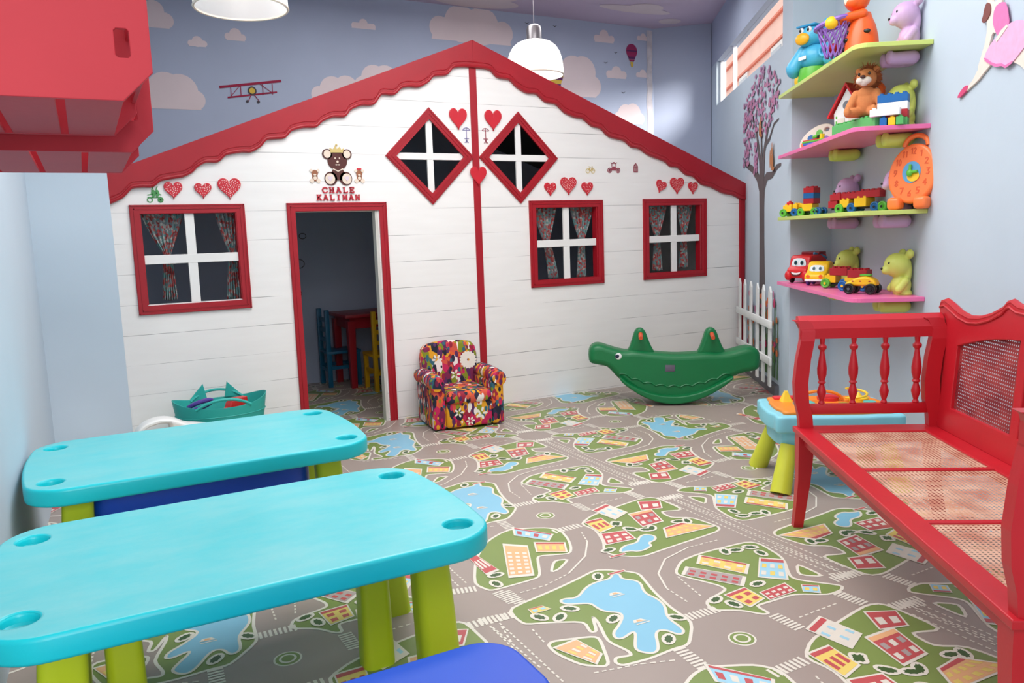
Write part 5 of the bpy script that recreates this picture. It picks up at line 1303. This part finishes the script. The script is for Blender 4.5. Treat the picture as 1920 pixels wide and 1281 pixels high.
def train_two():
    t = thing('brick_train', 'long brick train with red upper bricks, in front of a violet bear bracket', 'toy train', W(-.96, 2.445, 1.3655), R(-90.7))
    for x, m in ((-.12, t_grn), (-.03, t_blu), (.135, t_blu), (.185, t_grn)):
        for s in (-1, 1): wheel(x, s*.036, .031, .031, .024, m, t, hub=m_bhub)
    MB().add(*box(-.19, .19, -.024, .024, .024, .036)).build('chassis', m_black, t)
    brick(-.175, 0, .036, 2, 2, .045, t_brick, t, .034); brick(-.155, 0, .081, 2, 2, .040, t_brick, t, .038)
    brick(-.085, -.005, .036, 2, 2, .048, t_yel, t, .034); brick(.035, -.005, .036, 2, 2, .052, t_yel, t, .042)
    brick(-.055, .005, .088, 4, 2, .034, t_brick, t, .034); brick(.085, .005, .088, 4, 2, .042, t_brick, t, .038)
train_two()
def decal(par, loops, y, mat, name, t=.0025, X=None):
    mb = MB(); v, f = flat(loops, t); mb.add([(p[0], p[1]+y, p[2]) for p in v], f, 0, X); return mb.build(name, mat, par, smooth=False)
def face_vehicle(name, label, cat, loc, rz, mat, W_, L_, H_, truck):
    t = thing(name, label, cat, loc, rz)
    if truck:
        prof = [(-L_/2, .03), (-L_/2-.012, .06), (-L_/2-.008, .10), (-L_/2+.025, .115), (-L_/2+.035, H_-.02), (-L_/2+.055, H_), (-L_/2+.09, H_-.004), (L_/2-.01, H_+.010), (L_/2, H_-.01), (L_/2, .03)]
    else:
        prof = [(-L_/2, .03), (-L_/2-.008, .05), (-L_/2-.002, .075), (-L_/2+.045, .092), (-L_/2+.07, H_-.015), (-L_/2+.09, H_), (L_/2-.04, H_), (L_/2-.015, H_-.02), (L_/2, .08), (L_/2, .03)]
    v, f = flat([smooth_loop(prof[::-1], 1)], W_, .014, 3)
    MB().add([(p[1]+W_/2, p[0], p[2]) for p in v], [tuple(reversed(q)) for q in f]).build('body', mat, t, angle=50)
    yf = -L_/2
    # windscreen face
    slant = (T(0, yf+.021, .112) @ RX(R(-6))) if truck else (T(0, yf+.038, .088) @ RX(R(-20)))
    w2, h2 = W_*.36, (.058 if truck else .045)
    decal(t, [smooth_loop([(-w2, 0), (w2, 0), (w2*.92, h2*.7), (w2*.6, h2), (-w2*.6, h2), (-w2*.92, h2*.7)], 1)], 0, P_(name+'_windscreen', (214, 232, 240)), 'windscreen', X=slant)
    for s in (-1, 1):
        e = decal(t, [circ(s*w2*.42, h2*.48, h2*.33, 18, h2*.4)], -.0026, t_wht, 'eye', X=slant)
        decal(e, [circ(s*w2*.42+.002, h2*.46, h2*.22, 16, h2*.28)], -.0052, P_(name+'_iris', (30, 110, 130)), 'iris', .001, X=slant)
        decal(e, [circ(s*w2*.42+.002, h2*.46, h2*.13, 14, h2*.16)], -.0064, m_black, 'pupil', .001, X=slant)
    if truck:
        mo = [(-.045, .082), (-.03, .074), (0, .070), (.03, .074), (.045, .084), (.035, .060), (.015, .048), (-.015, .046), (-.035, .058)]
        decal(t, [smooth_loop(mo[::-1], 1)], yf-.0115, P_('truck_mouth_dark', (96, 20, 24)), 'mouth')
        decal(t, [smooth_loop([(-.038, .078), (0, .070), (.038, .079), (.028, .064), (0, .058), (-.028, .063)][::-1], 1)], yf-.0142, t_wht, 'teeth', .001)
        for s in (-1, 1): MB().add(*ball((s*W_*.42, yf-.002, .052), (.026, .022, .034), 14)).build('fender', mat, t)
    else:
        for s in (-1, 1): decal(t, [circ(s*W_*.30, .060, .012, 16)], yf-.006, t_org, 'headlight')
        MB().add(*box(-W_*.46, W_*.46, yf-.012, yf+.006, .028, .042, .004)).build('bumper', t_wht, t)
    for sy in (-1, 1):
        for s in (-1, 1): wheel(s*(W_/2-.012), sy*(L_/2-.045), .026, .026, .02, m_black if truck else P_('car_wheel_violet', (70, 60, 140)), t, 'x')
    return t
tk = face_vehicle('toy_truck', 'red toy truck with a smiling face at the left end of the lowest shelf', 'toy truck', W(-.30, 2.325, .9095), R(-80), t_red, .155, .25, .19, True)
MB().add(*box(-.06, .075, .02, .115, .19, .21, .006)).build('cargo_lid', P_('truck_dark_red', (130, 22, 36)), tk)
MB().add(*tube([(.05, .0, .20), (.07, .06, .185), (.08, .11, .165)], .009, 8)).build('blue_strap', P_('strap_blue', (60, 130, 170)), tk)
face_vehicle('toy_car', 'yellow toy car with a face right of the red truck on the lowest shelf', 'toy car', W(-.585, 2.325, .9095), R(-68), t_yel, .135, .19, .155, False)
def brick_car(d, n, rz, label, k):
    t = thing('brick_car', label, 'toy car', W(d, n, .9095), rz, None)
    for x, m in ((-.06, t_grn if k == 0 else t_blu), (.06, t_blu)):
        for s in (-1, 1): wheel(x, s*.04, .030, .030, .026, m, t, hub=t_yel)
    MB().add(*box(-.08, .08, -.026, .026, .022, .034)).build('chassis', m_black, t)
    brick(-.035 if k == 0 else .0, 0, .034, 2 if k == 0 else 3, 2, .045, t_yel, t, .036)
    brick(.02, 0, .079, 3, 2, .045, t_brick, t, .038)
brick_car(-.90, 2.345, R(-80), 'yellow and red brick car on the lowest shelf, next to the yellow faced car', 0)
brick_car(-1.16, 2.365, R(-76), 'yellow and red brick car on the lowest shelf, behind the black-wheeled buggy', 1)
def buggy():
    t = thing('toy_buggy', 'small yellow buggy with big black wheels near the right end of the lowest shelf', 'toy car', W(-1.375, 2.325, .9095), R(-70))
    prof = [(-.08, .045), (-.085, .062), (-.05, .074), (-.02, .095), (.04, .10), (.075, .08), (.085, .06), (.08, .045)]
    v, f = flat([smooth_loop(prof[::-1], 1)], .075, .012, 3); MB().add([(p[0], p[1]+.0375, p[2]) for p in v], f).build('body', t_yel, t)
    for x in (-.055, .06):
        for s in (-1, 1): wheel(x, s*.046, .030, .030, .030, m_black, t, hub=P_('buggy_hub_grey', (90, 90, 92)) if x < 0 and s < 0 else None)
    MB().add(*box(-.01, .05, -.02, .02, .10, .11, .004)).build('roof_bar', t_grn, t)
    for x in (-.04, .0, .05): decal(t, [circ(x, .072, .006, 8, .004)], -.0375, t_brick, 'mark', .001)
buggy()

# ---- orange dial toy (play telephone clock)
t_dial = P_('dial_bright_orange', (255, 126, 62))
def dial():
    t = thing('dial_toy', 'big orange oval counting dial toy with cut-out numbers on the third shelf', 'toy', W(-1.625, 2.470, 1.3655), R(-83))
    X = T(0, 0, 0) @ RX(R(-8))
    ov = [(.128*math.cos(a)*(1-.06*math.sin(a)), .185+.155*math.sin(a)) for a in [2*PI*k/44 for k in range(44)]]
    v, f = flat([ov], .042, .014, 3); MB().add([(p[0], p[1]+.021, p[2]) for p in v], f, 0, X).build('body', t_dial, t, angle=60)
    MB().add(*tube([(.062*math.cos(PI*k/14), 0, .328+.055*math.sin(PI*k/14)) for k in range(15)], .013, 12), 0, X).build('handle', t_dial, t)
    for s in (-1, 1):
        v, f = box(-.035, .035, -.04, .03, .0, .065, .02, 4); MB().add([(p[0]+s*.070, p[1]-.01, p[2]) for p in v], f).build('foot', t_dial, t)
    do = P_('dial_recess_orange', (222, 84, 34))
    DG = {'1': [[(.2, .8), (.55, 1), (.55, 0)]], '2': [[(.1, .85), (.5, 1), (.85, .75), (.1, 0), (.9, 0)]], '3': [[(.1, 1), (.85, 1), (.4, .6), (.85, .3), (.5, 0), (.1, .1)]], '4': [[(.7, 0), (.7, 1), (.1, .35), (.95, .35)]], '5': [[(.85, 1), (.2, 1), (.15, .55), (.8, .45), (.7, .05), (.1, 0)]],
          '6': [[(.75, 1), (.2, .5), (.2, .1), (.8, .05), (.8, .45), (.2, .5)]], '7': [[(.1, 1), (.9, 1), (.4, 0)]], '8': [[(.5, .52), (.15, .78), (.5, 1), (.85, .78), (.5, .52), (.1, .25), (.5, 0), (.9, .25), (.5, .52)]], '9': [[(.8, .5), (.2, .55), (.2, .95), (.8, .95), (.8, .5), (.3, 0)]], '0': [[(.5, 0), (.1, .3), (.1, .7), (.5, 1), (.9, .7), (.9, .3), (.5, 0)]]}
    for h in range(1, 13):
        a = PI/2-2*PI*h/12; cx = .086*math.cos(a); cz = .190+.110*math.sin(a); txt = str(h); w = .020 if len(txt) == 1 else .013
        mb = MB()
        for i, ch in enumerate(txt):
            ox = cx-w*len(txt)/2*1.1+i*w*1.15
            strokes_mb([[(ox+p[0]*w, cz-.015+p[1]*.03) for p in s_] for s_ in DG[ch]], .0055, .0012, T(0, -.0212, 0), mb)
        mb2 = MB().add(mb.v, mb.f, 0, X); mb2.build('numeral', do, t, smooth=False)
    d1 = decal(t, [circ(0, .19, .048, 28, .056)], -.0212, P_('dial_disc_blue', (90, 160, 206)), 'centre_disc', .003, X)
    decal(d1, [circ(.012, .168, .032, 20, .028)], -.0245, t_yel, 'yellow_patch', .002, X)
    h_ = MB().add(*ball((-.004, -.034, .185), (.017, .012, .020), 12), 0, X).add(*tube([(-.004, -.034, .19), (-.004, -.034, .228)], .007, 8), 0, X).add(*tube([(0, -.034, .188), (.036, -.034, .19)], .008, 8), 0, X)
    h_.build('clock_hands', t_grn, t)
dial()

# ---- shelf with the plush lion
def lion():
    t = thing('plush_lion', 'tan plush lion with a shaggy brown mane sitting on the pink shelf', 'soft toy', W(-1.43, 2.305, 1.866), R(-66))
    tan = M('tan_plush', (204, 128, 76), .95, .06, 30, bump=.5, bscale=260); cr_ = M('cream_plush', (232, 218, 206), .95, .04, 30, bump=.4, bscale=260)
    blob('body', [((0, 0, .075), (.058, .048, .072)), ((0, -.005, .125), (.045, .04, .04)), ('c', (-.050, -.01, .125), (-.078, -.045, .055), .024, .020), ('c', (.050, -.01, .125), (.080, -.040, .060), .024, .020),
        ('c', (-.035, -.02, .030), (-.070, -.085, .020), .030, .022), ('c', (.035, -.02, .030), (.060, -.095, .018), .030, .022), ((-.072, -.10, .028), (.018, .016, .026)), ((.062, -.11, .026), (.018, .016, .026))], tan, t, .004, 4)
    hd = blob('head', [((0, -.012, .205), (.052, .050, .050)), ((-.045, .01, .250), (.018, .010, .018)), ((.045, .01, .250), (.018, .010, .018)), ((0, -.045, .215), (.022, .03, .022))], tan, t, .004, 4)
    blob('muzzle', [((-.016, -.066, .186), (.024, .020, .019)), ((.016, -.066, .186), (.024, .020, .019)), ((0, -.060, .172), (.020, .018, .014))], cr_, hd, .0035, 3)
    MB().add(*ball((0, -.086, .203), (.014, .008, .009), 12)).build('nose', P_('nose_brown', (70, 32, 26), .5), hd)
    for s in (-1, 1): MB().add(*ball((s*.026, -.058, .222), (.007, .005, .009), 10)).build('eye', P_('eye_brown', (50, 30, 20), .2), hd)
    rr = random.Random(5); mb = MB()
    for k in range(900):
        a = rr.uniform(0, 2*PI); ph = rr.uniform(-.1, 1.15)
        base = Vector((.052*math.cos(a)*math.cos(ph*.6), .004+.042*math.sin(ph)*.9, .207+.052*math.sin(a)*math.cos(ph*.6)))
        d = Vector((math.cos(a)*rr.uniform(.5, 1.1), rr.uniform(-.1, .9), math.sin(a)*rr.uniform(.6, 1.1)-.1)).normalized()
        if math.sin(a) < -.5 and ph < .2: continue
        l = rr.uniform(.012, .030) + (.025 if (math.sin(a) > .85 and rr.random() < .15) else 0); sd_ = d.cross(Vector((0, 1, .3))).normalized()*.0022
        q = base+d*l*.6+Vector((0, 0, .002)); e = base+d*l+Vector((rr.uniform(-.006, .006), 0, -.004))
        mb.add([tuple(base-sd_), tuple(base+sd_), tuple(q+sd_*.7), tuple(q-sd_*.7), tuple(e)], [(0, 1, 2, 3), (3, 2, 4)])
    mb.add(*ball((0, .012, .208), (.054, .040, .054), 20))
    mb.build('mane', M('mane_rust_fur', (150, 80, 42), .95, .15, 40), hd, smooth=False)
lion()
def brick_base():
    t = thing('brick_plate', 'long green studded brick plate under the plush lion', 'toy brick', W(-1.395, 2.30, 1.7955), R(-110))
    brick(.0, 0, 0, 10, 3, .058, t_mint, t, .041, 'plate')
brick_base()
def brick_wall():
    t = thing('brick_wall_toy', 'small wall of blue, white, red and green bricks right of the plush lion', 'toy bricks', W(-1.590, 2.385, 1.7955), R(-62))
    for i, (m, n_) in enumerate(((t_mint, 4), (t_brick, 4), (t_wht, 4), (t_blu, 4))): brick(0, 0, i*.040, n_, 2, .040, m, t, .036)
    brick(-.035, -.060, 0, 1, 1, .04, t_blu, t, .034); brick(.005, -.060, 0, 1, 1, .04, t_yel, t, .034); brick(.042, -.060, 0, 1, 1, .04, t_mint, t, .034)
brick_wall()
o = brick(0, 0, 0, 4, 1, .036, t_wht, None, .036, 'toy_brick'); o.location = W(-1.632, 2.330, 1.7955); o.rotation_euler = (0, 0, R(-66)); tag(o, 'white brick in front of the small brick wall, right of the lion', 'toy brick')
o.location.z = 1.7955+.050
def farm():
    t = thing('toy_farmhouse', 'white toy farmhouse with a red roof left of the plush lion', 'toy house', W(-1.03, 2.385, 1.7955), R(-84))
    pr = [(-.075, .02), (.075, .02), (.085, .15), (0, .29), (-.085, .15)]
    v, f = flat([pr], .18, .003, 1); MB().add([(p[0], p[1]+.09, p[2]) for p in v], f).build('walls', t_wht, t, smooth=False)
    for s in (-1, 1):
        mb = MB(); c = [(0, .30), (s*.11, .125), (s*.118, .133), (0, .318)]
        v = [(a, y, z) for y in (-.11, .10) for a, z in c]; f = [(0, 1, 2, 3), (7, 6, 5, 4), (0, 4, 5, 1), (1, 5, 6, 2), (2, 6, 7, 3), (3, 7, 4, 0)]
        mb.add(v, f)
        for k in range(7):
            u = (k+.5)/7; a = s*(.0+.114*u); z = .311-.180*u; mb.add(*box(a-.004, a+.004, -.108, .098, z-.002, z+.007))
        mb.build('roof', t_red, t, smooth=False)
    MB().add(*box(-.11, .11, -.11, .11, 0, .02, .004)).build('base', t_mint, t)
    for s in (-1, 1): decal(t, [[(s*.035-.022, .03), (s*.035+.022, .03), (s*.035+.022, .12), (s*.035-.022, .12)]], -.09, P_('farm_door_cream', (226, 220, 206)), 'door', .004)
    decal(t, [circ(0, .19, .026, 20)], -.09, P_('farm_loft_grey', (120, 124, 132)), 'loft_window', .002)
    for k in range(4): decal(t, [[(-.07+.0*k, .035+.028*k), (-.062, .035+.028*k), (-.062, .05+.028*k), (-.07, .05+.028*k)]], -.09, t_grn, 'ladder_mark', .002)
    h = MB().add(*ball((.02, -.10, .18), (.012, .01, .015), 10)).add(*ball((.02, -.102, .20), .008, 8)); h.build('rooster', t_org, t)
farm()
def small(name, label, cat, loc, rz, items):
    t = thing(name, label, cat, loc, rz)
    for nm, (v, f), m in items: MB().add(v, f).build(nm, m, t)
    return t
small('toy_figure', 'yellow block figure with green cap in front of the toy farmhouse', 'toy figure', W(-1.15, 2.255, 1.7955), VF,
      [('body', box(-.028, .028, -.022, .022, 0, .055, .008), t_yel), ('cap', lathe([(.016, .055), (.018, .07), (.010, .082), (0, .084)], 14), t_grn)])
small('toy_butterfly_ring', 'orange and purple ring toy behind the plush lion head', 'toy', W(-1.27, 2.41, 1.7955), VF,
      [('stand', lathe([(.035, 0), (.03, .02), (.012, .05), (.012, .2)], 18), t_pur), ('ring', tube([(.035*math.cos(2*PI*k/20), 0, .235+.035*math.sin(2*PI*k/20)) for k in range(21)], .016, 10), t_org)])
def palette():
    t = thing('toy_palette', 'cream paint-palette toy with coloured spots on the left end of the pink shelf', 'toy', W(-.47, 2.33, 1.7955), R(-76))
    out = [(-.10, .0), (.11, .0), (.125, .06), (.11, .13), (.07, .165), (.0, .165), (-.07, .13), (-.12, .07), (-.125, .02)]
    v, f = flat([smooth_loop(out, 2), circ(.055, .125, .018, 16, .013)], .03, .006, 2); X = RX(R(-14)); MB().add([(p[0], p[1]+.015, p[2]) for p in v], f, 0, X @ T(0, 0, .002)).build('palette_body', P_('palette_cream', (226, 214, 200)), t)
    for x, z, m in ((-.085, .035, t_org), (-.045, .075, t_blu), (.0, .045, t_yel), (.06, .06, t_pur), (.01, .105, t_grn)):
        decal(t, [circ(x, z, .022, 18)], -.0155, m, 'paint_spot', .006, X)
palette()
def game():
    t = thing('toy_game_board', 'flat green, blue and red toy base along the front edge of the pink shelf', 'toy', W(-.82, 2.235, 1.7955), R(-100))
    MB().add(*box(-.10, .12, -.04, .04, 0, .014, .004)).build('lower_tray', P_('game_blue', (60, 100, 190)), t)
    MB().add(*box(-.105, .125, -.04, .04, .014, .026, .004)).build('upper_tray', t_grn, t)
    MB().add(*box(-.11, .02, -.03, .03, .026, .034, .003)).build('red_track', t_red, t)
    MB().add(*ball((-.03, 0, .048), (.02, .016, .014))).build('green_bug', t_grn, t)
    MB().add(*tube([(.03, 0, .026), (.035, 0, .06)], .014, 8)).build('yellow_peg', t_yel, t)
    MB().add(*tube([(.0, .0, .026), (.0, 0, .055)], .008, 8)).build('black_peg', m_black, t)
game()

# ---- top shelf
def blue_animal():
    t = thing('blue_animal_toy', 'sky blue plastic animal toy with an orange muzzle and green base on the top shelf', 'toy', W(-.52, 2.285, 2.2085), R(-82)); t.scale = (1.08, 1.08, 1.10)
    MB().add(*lathe([(.0, 0), (.085, 0), (.09, .02), (.078, .09), (.0, .09)], 28)).build('base', t_grn, t)
    blob('body', [((0, 0, .155), (.085, .075, .075)), ('c', (-.06, -.02, .19), (-.11, -.04, .10), .035, .045), ((-.115, -.03, .10), (.045, .045, .055)), ('c', (.07, 0, .19), (.115, -.01, .13), .035, .045), ((.12, -.01, .14), (.042, .045, .05))], t_sky, t, .006, 4)
    hd = blob('head', [((0, -.01, .275), (.075, .072, .062)), ((-.018, -.05, .25), (.055, .045, .042)), ((.06, .03, .335), (.018, .014, .03))], t_sky, t, .005, 4)
    MB().add(*ball((-.02, -.090, .248), (.046, .020, .034))).build('muzzle', t_yel if 0 else P_('muzzle_amber', (244, 176, 30)), hd)
    MB().add(*box(-.075, .055, -.075, .02, .318, .330, .006)).build('brow_visor', P_('visor_blue', (50, 150, 200)), hd)
    for s in (-1, 1):
        e = MB().add(*ball((s*.026-.01, -.074, .297), (.016, .010, .018), 12)).build('eye', t_wht, hd); MB().add(*ball((s*.026-.012, -.084, .297), (.008, .004, .010), 10)).build('pupil', m_black, e)
    MB().add(*ball((.075, -.01, .26), (.012, .02, .022))).build('ear', t_grn, hd)
    MB().add(*tube([(.10+.028*math.cos(2*PI*k/20), -.055, .165+.028*math.sin(2*PI*k/20)) for k in range(21)], .008, 8)).build('arm_ring', t_sky, t)
    decal(t, [[(-.05, .13), (.0, .135), (.0, .155), (-.05, .15)]], -.078, t_wht, 'sticker', .003)
blue_animal()
small('toy_snail', 'small yellow and red toy at the far left end of the top shelf', 'toy', W(-.20, 2.275, 2.2085), R(-80),
      [('shell', ball((0, 0, .075), (.028, .022, .045)), t_yel), ('base', box(-.045, .035, -.022, .022, 0, .035, .01), t_red)])
def tiger():
    t = thing('tiger_hoop_toy', 'orange plastic tiger game with a purple net basket on the top shelf', 'toy', W(-1.30, 2.315, 2.2085), R(-72))
    tb = P_('tiger_orange', (240, 96, 34)); 
    MB().add(*lathe([(.0, 0), (.098, 0), (.100, .025), (.092, .035), (.090, .05), (.086, .10), (.072, .16), (.055, .20), (.045, .23), (.0, .24)], 32)).build('body', tb, t)
    blob('head', [((-.02, -.02, .305), (.068, .062, .066)), ((-.05, .01, .37), (.018, .012, .022)), ((.04, .01, .37), (.018, .012, .022)), ((-.03, -.06, .285), (.04, .03, .03))], tb, t, .005, 3)
    MB().add(*ball((-.045, -.072, .300), (.026, .014, .034))).build('muzzle', P_('tiger_cream', (238, 220, 196)), t)
    MB().add(*ball((-.052, -.086, .312), (.008, .006, .007), 8)).build('nose', m_black, t)
    for s, z in ((-1, .21), (1, .22)):
        blob('arm', [('c', (s*.03-.01, -.04, z), (-.09+.02*s, -.10, .195+.01*s), .026, .018)], tb, t, .005, 2)
    MB().add(*ball((-.118, -.120, .185), .034, 18)).build('yellow_ball', t_yel, t)
    for k, (a, z) in enumerate(((-2.35, .13), (-2.3, .09), (-2.45, .17), (-2.5, .045), (-.9, .12))):
        r_ = .087-.03*max(0, z-.1)/.1; MB().add(*ball((r_*math.cos(a), r_*math.sin(a), z), (.022, .012, .012), 10)).build('stripe', m_black, t)
    # hexagonal hoop with open lattice
    hp = thing('basket', None, None); hp.parent = t; hp.location = (-.130, -.055, .0); hp.scale = (1.4, 1.3, 1.25)
    MB().add(*tube([(.068*math.cos(2*PI*k/24), .055*math.sin(2*PI*k/24), .155-.25*.068*math.cos(2*PI*k/24)*-1) for k in range(25)], .011, 8)).build('hoop', t_pur, hp)
    for k in range(12):
        for s in (-1, 1):
            a = 2*PI*k/12; a2 = a+s*1.05
            MB().add(*tube([(.064*math.cos(a), .052*math.sin(a), .150+.017*math.cos(a)), (.050*math.cos((a+a2)/2), .042*math.sin((a+a2)/2), .08), (.030*math.cos(a2), .026*math.sin(a2), .01)], .0035, 6)).build('net_strand', t_pur, hp)
    MB().add(*ball((.0, 0, .05), .022, 12)).build('red_ball', t_red, hp)
tiger()

# ================================================================== BALLERINA ON THE RIGHT WALL
def ballerina():
    cx, cz = -2.26, 2.05
    t = thing('ballerina_cutout', 'painted wooden ballerina cut-out in a pink tutu on the right wall above the bench', 'wall decoration', W(cx, WN-.002, cz), WANG+PI)
    def part(name, pts, off, th, mat, sm=1):
        lp = [(cx-d, z-cz) for d, z in pts]      # local x runs towards the viewer's right
        ar = sum(lp[i][0]*lp[(i+1) % len(lp)][1]-lp[(i+1) % len(lp)][0]*lp[i][1] for i in range(len(lp)))
        if ar < 0: lp = lp[::-1]
        v, f = flat([smooth_loop(lp, sm)], th); MB().add([(p[0], p[1]-off, p[2]) for p in v], f).build(name, mat, t, smooth=False)
    skin = M('ballerina_skin_paint', (236, 220, 208), .5, .02); pk = M('ballerina_pink_paint', (222, 118, 176), .5, .06, 30); lp_ = M('ballerina_light_pink', (238, 176, 212), .5, .06, 40)
    hot = M('ballerina_hot_pink', (214, 70, 120), .5); hair = M('ballerina_hair_brown', (118, 62, 58), .5); edge = M('ballerina_raw_edge', (120, 110, 104), .8)
    part('arm', [(-2.232, 2.30), (-2.245, 2.23), (-2.262, 2.215), (-2.295, 2.225), (-2.30, 2.30), (-2.335, 2.30), (-2.325, 2.20), (-2.33, 2.11), (-2.29, 2.085), (-2.262, 2.098), (-2.243, 2.06), (-2.228, 2.025), (-2.19, 1.975), (-2.170, 1.955), (-2.14, 1.965), (-2.165, 2.005), (-2.185, 2.04), (-2.20, 2.06), (-2.215, 2.12), (-2.205, 2.16), (-2.23, 2.18), (-2.21, 2.23), (-2.19, 2.30)], 0, .009, skin)
    part('leg', [(-2.36, 1.99), (-2.29, 1.975), (-2.235, 1.955), (-2.20, 1.94), (-2.15, 1.915), (-2.07, 1.895), (-2.045, 1.885), (-2.06, 1.905), (-2.11, 1.93), (-2.145, 1.965), (-2.20, 1.985), (-2.26, 2.02), (-2.33, 2.05)], .0, .0088, skin)
    part('slipper', [(-2.065, 1.895), (-2.03, 1.882), (-1.985, 1.868), (-1.962, 1.872), (-1.985, 1.892), (-2.02, 1.910), (-2.055, 1.915)], .0, .0105, hot)
    part('leg', [(-2.40, 1.97), (-2.43, 1.94), (-2.50, 1.91), (-2.56, 1.86), (-2.62, 1.84), (-2.62, 1.90), (-2.55, 1.95), (-2.47, 2.0)], .0, .0086, skin)
    part('leotard', [(-2.275, 2.195), (-2.325, 2.205), (-2.372, 2.188), (-2.405, 2.085), (-2.37, 2.07), (-2.32, 2.06), (-2.288, 2.095), (-2.262, 2.14)], .009, .003, pk)
    part('tutu', [(-2.335, 2.075), (-2.40, 2.10), (-2.48, 2.095), (-2.56, 2.06), (-2.57, 2.0), (-2.50, 1.965), (-2.44, 1.935), (-2.39, 1.925), (-2.36, 1.94), (-2.31, 1.945), (-2.27, 1.962), (-2.222, 1.985), (-2.205, 2.005), (-2.235, 2.035), (-2.28, 2.06)], .009, .004, lp_)
    part('waistband', [(-2.30, 2.058), (-2.34, 2.085), (-2.385, 2.098), (-2.395, 2.088), (-2.345, 2.062), (-2.31, 2.045)], .013, .002, skin, 0)
    part('frill', [(-2.205, 2.003), (-2.225, 1.983), (-2.27, 1.960), (-2.31, 1.943), (-2.36, 1.937), (-2.39, 1.922), (-2.44, 1.932), (-2.44, 1.941), (-2.39, 1.934), (-2.36, 1.948), (-2.31, 1.956), (-2.27, 1.972), (-2.23, 1.995)], .013, .002, pk, 0)
    part('hair', [(-2.205, 2.235), (-2.185, 2.205), (-2.182, 2.185), (-2.168, 2.17), (-2.185, 2.152), (-2.205, 2.155), (-2.225, 2.165), (-2.243, 2.18), (-2.245, 2.205), (-2.232, 2.225)], .009, .004, hair)
ballerina()
